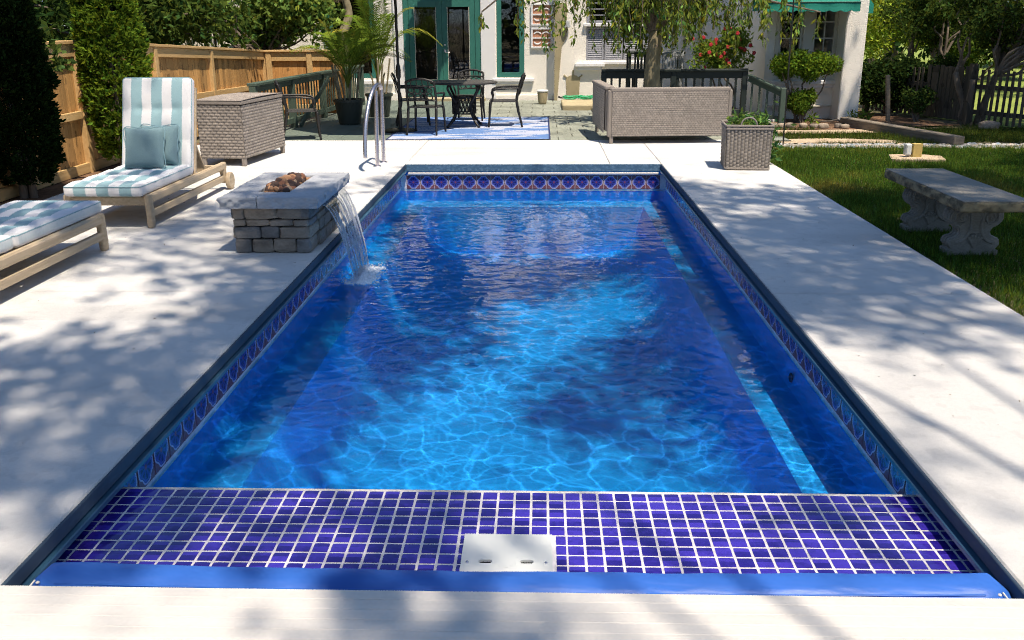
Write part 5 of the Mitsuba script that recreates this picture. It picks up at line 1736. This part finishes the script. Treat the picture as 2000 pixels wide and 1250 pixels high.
# weeping tree behind the sofa
wt = thing('weeping_tree', 'weeping tree with drooping leafy strands and a pale scarred trunk behind the sofa', 'tree')
r = np.random.default_rng(90)
WXc, WYc = 1.87, 15.2
part(wt, 'trunk', tube(curve([(WXc + .03, WYc, -.08), (WXc + .02, WYc, .35), (WXc - .02, WYc, .8), (WXc, WYc, 1.25), (WXc + .02, WYc, 1.45)], 6), np.linspace(.15, .095, 25), 14), 'm_bark_pale', smooth=True)
part(wt, 'knot', lump(WXc + .02, WYc - .085, 1.22, .05, .05, .08, .9, .15, 4), 'm_bark', smooth=True)
br, Pl, Dl = [], [], []
for k in range(28):
    a = 2 * math.pi * k / 28 + r.uniform(-.1, .1)
    R_ = r.uniform(.8, 2.75)
    top = (WXc + R_ * .45 * math.cos(a), WYc + R_ * .40 * math.sin(a), 2.2 + r.uniform(-.3, .6))
    end = (WXc + R_ * math.cos(a), WYc + R_ * .62 * math.sin(a), 1.95 + r.uniform(-.25, .4))
    arc = curve([(WXc, WYc, 1.38), (WXc + R_ * .15 * math.cos(a), WYc + R_ * .13 * math.sin(a), 1.85), top, end], 5)
    br.append(tube(arc, np.linspace(.05, .012, len(arc)), 6))
    for j in range(11):
        q = arc[r.integers(6, len(arc))]
        hang = r.uniform(.25, 1.0) * (1.0 if R_ > 1.5 else .40)
        zb_ = max(1.12, q[2] - hang)
        drift = r.normal(0, .10, 2)
        st_ = curve([q, (q[0] + drift[0] * .5, q[1] + drift[1] * .5, (q[2] * .6 + zb_ * .4)), (q[0] + drift[0], q[1] + drift[1], zb_)], 4)
        br.append(tube(st_, .004, 4))
        m_ = int(16 + 34 * (q[2] - zb_))
        f = r.uniform(.1, 1, m_)
        base_ = np.array([np.interp(f, np.linspace(0, 1, len(st_)), st_[:, i]) for i in range(3)]).T + r.normal(0, .025, (m_, 3))
        Pl.append(base_)
P = np.vstack(Pl)
D = np.tile([0, 0, -.9], (len(P), 1)) + r.normal(0, .4, (len(P), 3))
part(wt, 'limbs', join(br), 'm_bark', smooth=True, kind='stuff')
m, c = leaves(P, .095, r, (.19, .255, .05), .42, .36, .3, 0, D)
part(wt, 'crown', m, 'm_leaf', color=c, kind='stuff')

# flowering bush and clipped shrubs by the bay
r = np.random.default_rng(95)
C = np.vstack([balls(3.30, 16.55, 1.12, .42, .25, .28, 14, r), balls(3.0, 16.5, .95, .3, .2, .25, 5, r)])
fb = shrub('flowering_bush', 'light green bush with red flowers behind the porch railing', 3.3, 16.5, C, r.uniform(.14, .24, len(C)), 2600, .09, (.22, .31, .05), 96, wide=.4)
for k in range(26):
    c_ = C[r.integers(len(C))] + r.normal(0, .13, 3)
    c_[1] = min(c_[1], 16.5) - .12
    ms = []
    for j in range(5):
        a = 2 * math.pi * j / 5
        ms.append(lump(c_[0] + .018 * math.cos(a), c_[1] - .01, c_[2] + .018 * math.sin(a), .034, .018, .034, .9, .1, j, 1))
    part(fb, 'flower', join(ms), 'm_flower', smooth=True)
C = np.array([(3.98 + .095 * i, 15.85 + .09 * ((i % 3) - 1), .90 + .035 * math.sin(i * 2.1)) for i in range(10)] + [(4.1, 15.9, .78), (4.5, 15.85, .76), (4.3, 15.8, 1.0), (4.62, 15.9, .98)])
C2 = np.array([(4.32, 15.8, .36), (4.45, 15.85, .30), (4.36, 15.75, .24), (4.25, 15.85, .30), (4.5, 15.8, .40)])
bxw = shrub('boxwood', 'clipped boxwood with a broad rounded top tier under the bay windows', 4.4, 15.85, C, [.17, .2, .22, .23, .24, .24, .23, .22, .2, .16, .15, .16, .16, .15], 10000, .045, (.15, .24, .025), 97, wide=.6, stems=6, squash=.85)
shrub('boxwood', 'small low boxwood ball beneath the broad clipped one', 4.38, 15.82, C2, [.17, .17, .15, .15, .13], 3500, .045, (.13, .21, .025), 98, wide=.6, stems=4)
shrub('weed_tuft', 'low bright weeds growing at the foot of the corner pillar', 5.3, 15.8, [(5.3, 15.75, .06), (5.45, 15.7, .05), (4.45, 15.35, .05)], [.14, .12, .10], 260, .09, (.13, .2, .03), 99, wide=.25, stems=2, cat='weeds')
shrub('ivy_patch', 'small dark leafy plant on the ground behind the raised lounger', -4.3, 10.0, [(-4.35, 10.05, .06), (-4.25, 9.95, .08)], [.12, .10], 160, .07, (.05, .09, .03), 94, stems=2, cat='plant')

# hedge and trees on the right
r = np.random.default_rng(110)
C = np.array([(5.75 + .17 * i, 17.0 + r.uniform(-.25, .25), r.uniform(.2, .78)) for i in range(9) for _ in range(5)])
shrub('hedge', 'dark dense hedge beside the corner pillar of the house', 6.3, 17.0, C, r.uniform(.20, .33, len(C)), 18000, .07, (.030, .055, .014), 111, wide=.6, stems=9, cat='hedge')
C = np.array([(6.35, 15.95, .25), (6.5, 16.0, .38), (6.25, 16.05, .36)])
shrub('low_shrub', 'low dark shrub with reddish stems before the hedge', 6.35, 16.0, C, [.16, .15, .15], 700, .07, (.05, .085, .02), 112, stems=5)
C = np.vstack([balls(9.4, 26.5, 1.9, 1.6, 1.5, 1.3, 22, r)])
shrub('sunlit_bush', 'bright yellow green sunlit bush far behind the hedge', 9.4, 26.5, C, r.uniform(.5, .8, len(C)), 12000, .12, (.27, .35, .045), 113, stems=6)
C = np.vstack([balls(12.5, 27.5, 1.6, 2.0, 1.5, 1.3, 22, r)])
shrub('sunlit_bush', 'green bush in sun far behind the picket fence', 12.5, 27.5, C, r.uniform(.5, .8, len(C)), 11000, .13, (.11, .17, .03), 114, stems=6)
C = np.vstack([balls(7.35, 18.0, 1.95, .75, .8, .75, 18, r)])
tree('crape_myrtle', 'many stemmed tree with thin crooked limbs behind the hedge', 'tree', 7.1, 17.8, .9, C, r.uniform(.22, .4, len(C)), 7500, .085, (.06, .095, .020), 115, .05, 'm_bark', trunks=4)
C = np.vstack([balls(7.6, 15.9, 1.85, 1.1, 1.2, .75, 30, r), balls(8.4, 14.2, 1.95, .8, .9, .6, 14, r)])
tree('crape_myrtle', 'broad dark tree with reddish trunks leaning out at the picket fence', 'tree', 7.12, 15.6, .8, C, r.uniform(.25, .42, len(C)), 14000, .085, (.05, .08, .018), 116, .055, 'm_bark', trunks=5)
C = np.vstack([balls(14, 21, 3.4, 3.2, 2.4, 2.4, 34, r)])
tree('garden_tree', 'dark spreading tree far beyond the picket fence', 'tree', 14, 21, 2.0, C, r.uniform(.6, 1.0, len(C)), 12000, .16, (.04, .068, .016), 117, .18)

# tree line that closes the view all round
for k, (x, y) in enumerate([(-16, 14), (-17, 24), (-12, 33), (-3, 36), (5, 38), (13, 36), (21, 32), (25, 22), (24, 11), (22, 0), (-15, 3), (-13, -9), (0, -20), (13, -16)]):
    r2 = np.random.default_rng(200 + k)
    hh = r2.uniform(9, 13)
    C = np.vstack([balls(x, y, hh * .55, 3.6, 3.6, hh * .42, 40, r2), balls(x, y, 1.8, 4.0, 3.6, 1.2, 14, r2)])
    tree('distant_tree', 'tall tree in the belt round the garden', 'tree', x, y, 3, C, r2.uniform(.9, 1.5, len(C)), 7000, .34, (.040, .068, .018), 220 + k, .22, group='tree belt round the garden')

# ------------------------------------------------------------------ tall trees whose crowns stand over the pool, out of the frame, and dapple it
SUNXY = SUN[:2] / SUN[2]
SHADE = [
    # ground area x0, x1, y0, y1, clumps
    (-4.6, -1.6, 2.2, 4.7, 24), (-4.4, -1.5, 4.7, 6.6, 7), (-4.6, -2.6, 6.6, 8.6, 4),
    (-5.3, -4.4, 7.6, 9.6, 9),
    (-1.7, -.6, 4.9, 7.0, 18), (-1.75, -1.15, 3.2, 4.9, 5), (-1.2, .2, 5.2, 7.2, 8), (-1.1, 1.2, 8.6, 9.9, 24), (0.7, 1.5, 4.9, 7.0, 6), (1.35, 1.7, 4.3, 9.6, 8), (-.5, .9, 4.9, 7.3, 4), (-.2, 1.4, 7.2, 8.9, 3), (-1.0, .3, 7.6, 8.8, 8), (.2, .7, 5.0, 5.6, 3),
    (1.5, 2.8, 5.4, 9.2, 25), (1.5, 2.8, 4.2, 5.4, 4),
    (2.8, 7.0, 4.2, 8.6, 40), (2.9, 7.5, 8.6, 11.6, 30), (5.2, 9.0, 12.3, 16.5, 34), (5.1, 6.1, 14.7, 16.0, 5), (2.9, 3.7, 5.9, 7.8, 7),
    (-.9, 2.2, 1.6, 2.5, 3), (-1.5, 1.5, 2.4, 3.2, 6),
    (-9, -6, 5, 12, 20), (7, 11, 2, 12, 22), (-5, 8, -6, 1.2, 50),
]
OPEN = [(-.95, 1.25, 4.25, 5.05), (0, 1.3, 7.3, 7.9), (.7, 1.3, 8.1, 8.8), (-.65, .35, 5.0, 6.3), (-1.25, -.95, 7.0, 7.4), (1.5, 3.2, 2.2, 4.5), (-4.2, -2.0, 4.9, 5.8), (3.1, 4.2, 3.2, 4.9), (2.9, 4.3, 9.9, 12.4), (-2.2, -.7, 1.5, 2.4), (.2, 1.0, 1.5, 2.4), (-1.3, -1.1, 3.5, 4.2), (-1.3, -1.1, 5.3, 5.9)]
r = np.random.default_rng(300)
clumps = []
for x0, x1, y0, y1, n in SHADE:
    while n:
        hgt = r.uniform(10, 16)
        g = np.array([r.uniform(x0, x1), r.uniform(y0, y1)])
        if any(a - .2 < g[0] < b + .2 and c - .22 < g[1] < d + .22 for a, b, c, d in OPEN):
            n -= r.uniform() < .12
            continue
        n -= 1
        clumps.append([*(g + SUNXY * hgt), hgt])
clumps = np.array(clumps)
bases = np.array([(-4.6, -4.6), (5.2, -5.2), (10.4, 1.6), (0.8, -9.0)])
who = np.argmin(np.linalg.norm(clumps[:, None, :2] - (bases + [0.6, 1.2])[None], axis=2), axis=1)
for b in range(len(bases)):
    Cb = clumps[who == b]
    if not len(Cb):
        continue
    x, y = bases[b]
    t = thing('shade_tree', 'tall broad tree standing behind the viewer, its crown over the garden', 'tree', 'tall trees shading the pool')
    part(t, 'trunk', limb((x, y, -.1), (x + .4, y + .5, 7.0), .34, .20, r, .06), 'm_bark', smooth=True)
    fork = np.array([x + .4, y + .5, 7.0])
    ng = max(2, len(Cb) // 14)
    cen = Cb[r.choice(len(Cb), ng, replace=False)]
    for _ in range(4):
        w = np.argmin(np.linalg.norm(Cb[:, None] - cen[None], axis=2), axis=1)
        cen = np.array([Cb[w == i].mean(0) if (w == i).any() else cen[i] for i in range(ng)])
    br = []
    for i in range(ng):
        nd = cen[i] - [0, 0, .8]
        br.append(limb(fork, nd, .035, .014, r, .12))
        for c_ in Cb[w == i]:
            br.append(limb(nd, c_, .010, .004, r, .12, 4))
    part(t, 'limbs', join(br), 'm_bark', smooth=True, kind='stuff')
    n = 120 * len(Cb)
    sc = r.uniform(.5, 1.2, len(Cb))
    n = int(150 * (sc ** 2).sum())
    k = r.choice(len(Cb), n, p=sc ** 2 / (sc ** 2).sum())
    P = Cb[k] + r.normal(0, 1, (n, 3)) * np.array([.27, .27, .22]) * sc[k][:, None]
    m, c = leaves(P, .15, r, (.05, .085, .02), .25, .65, 0, 1.6)
    part(t, 'crown', m, 'm_leaf', color=c, kind='stuff')
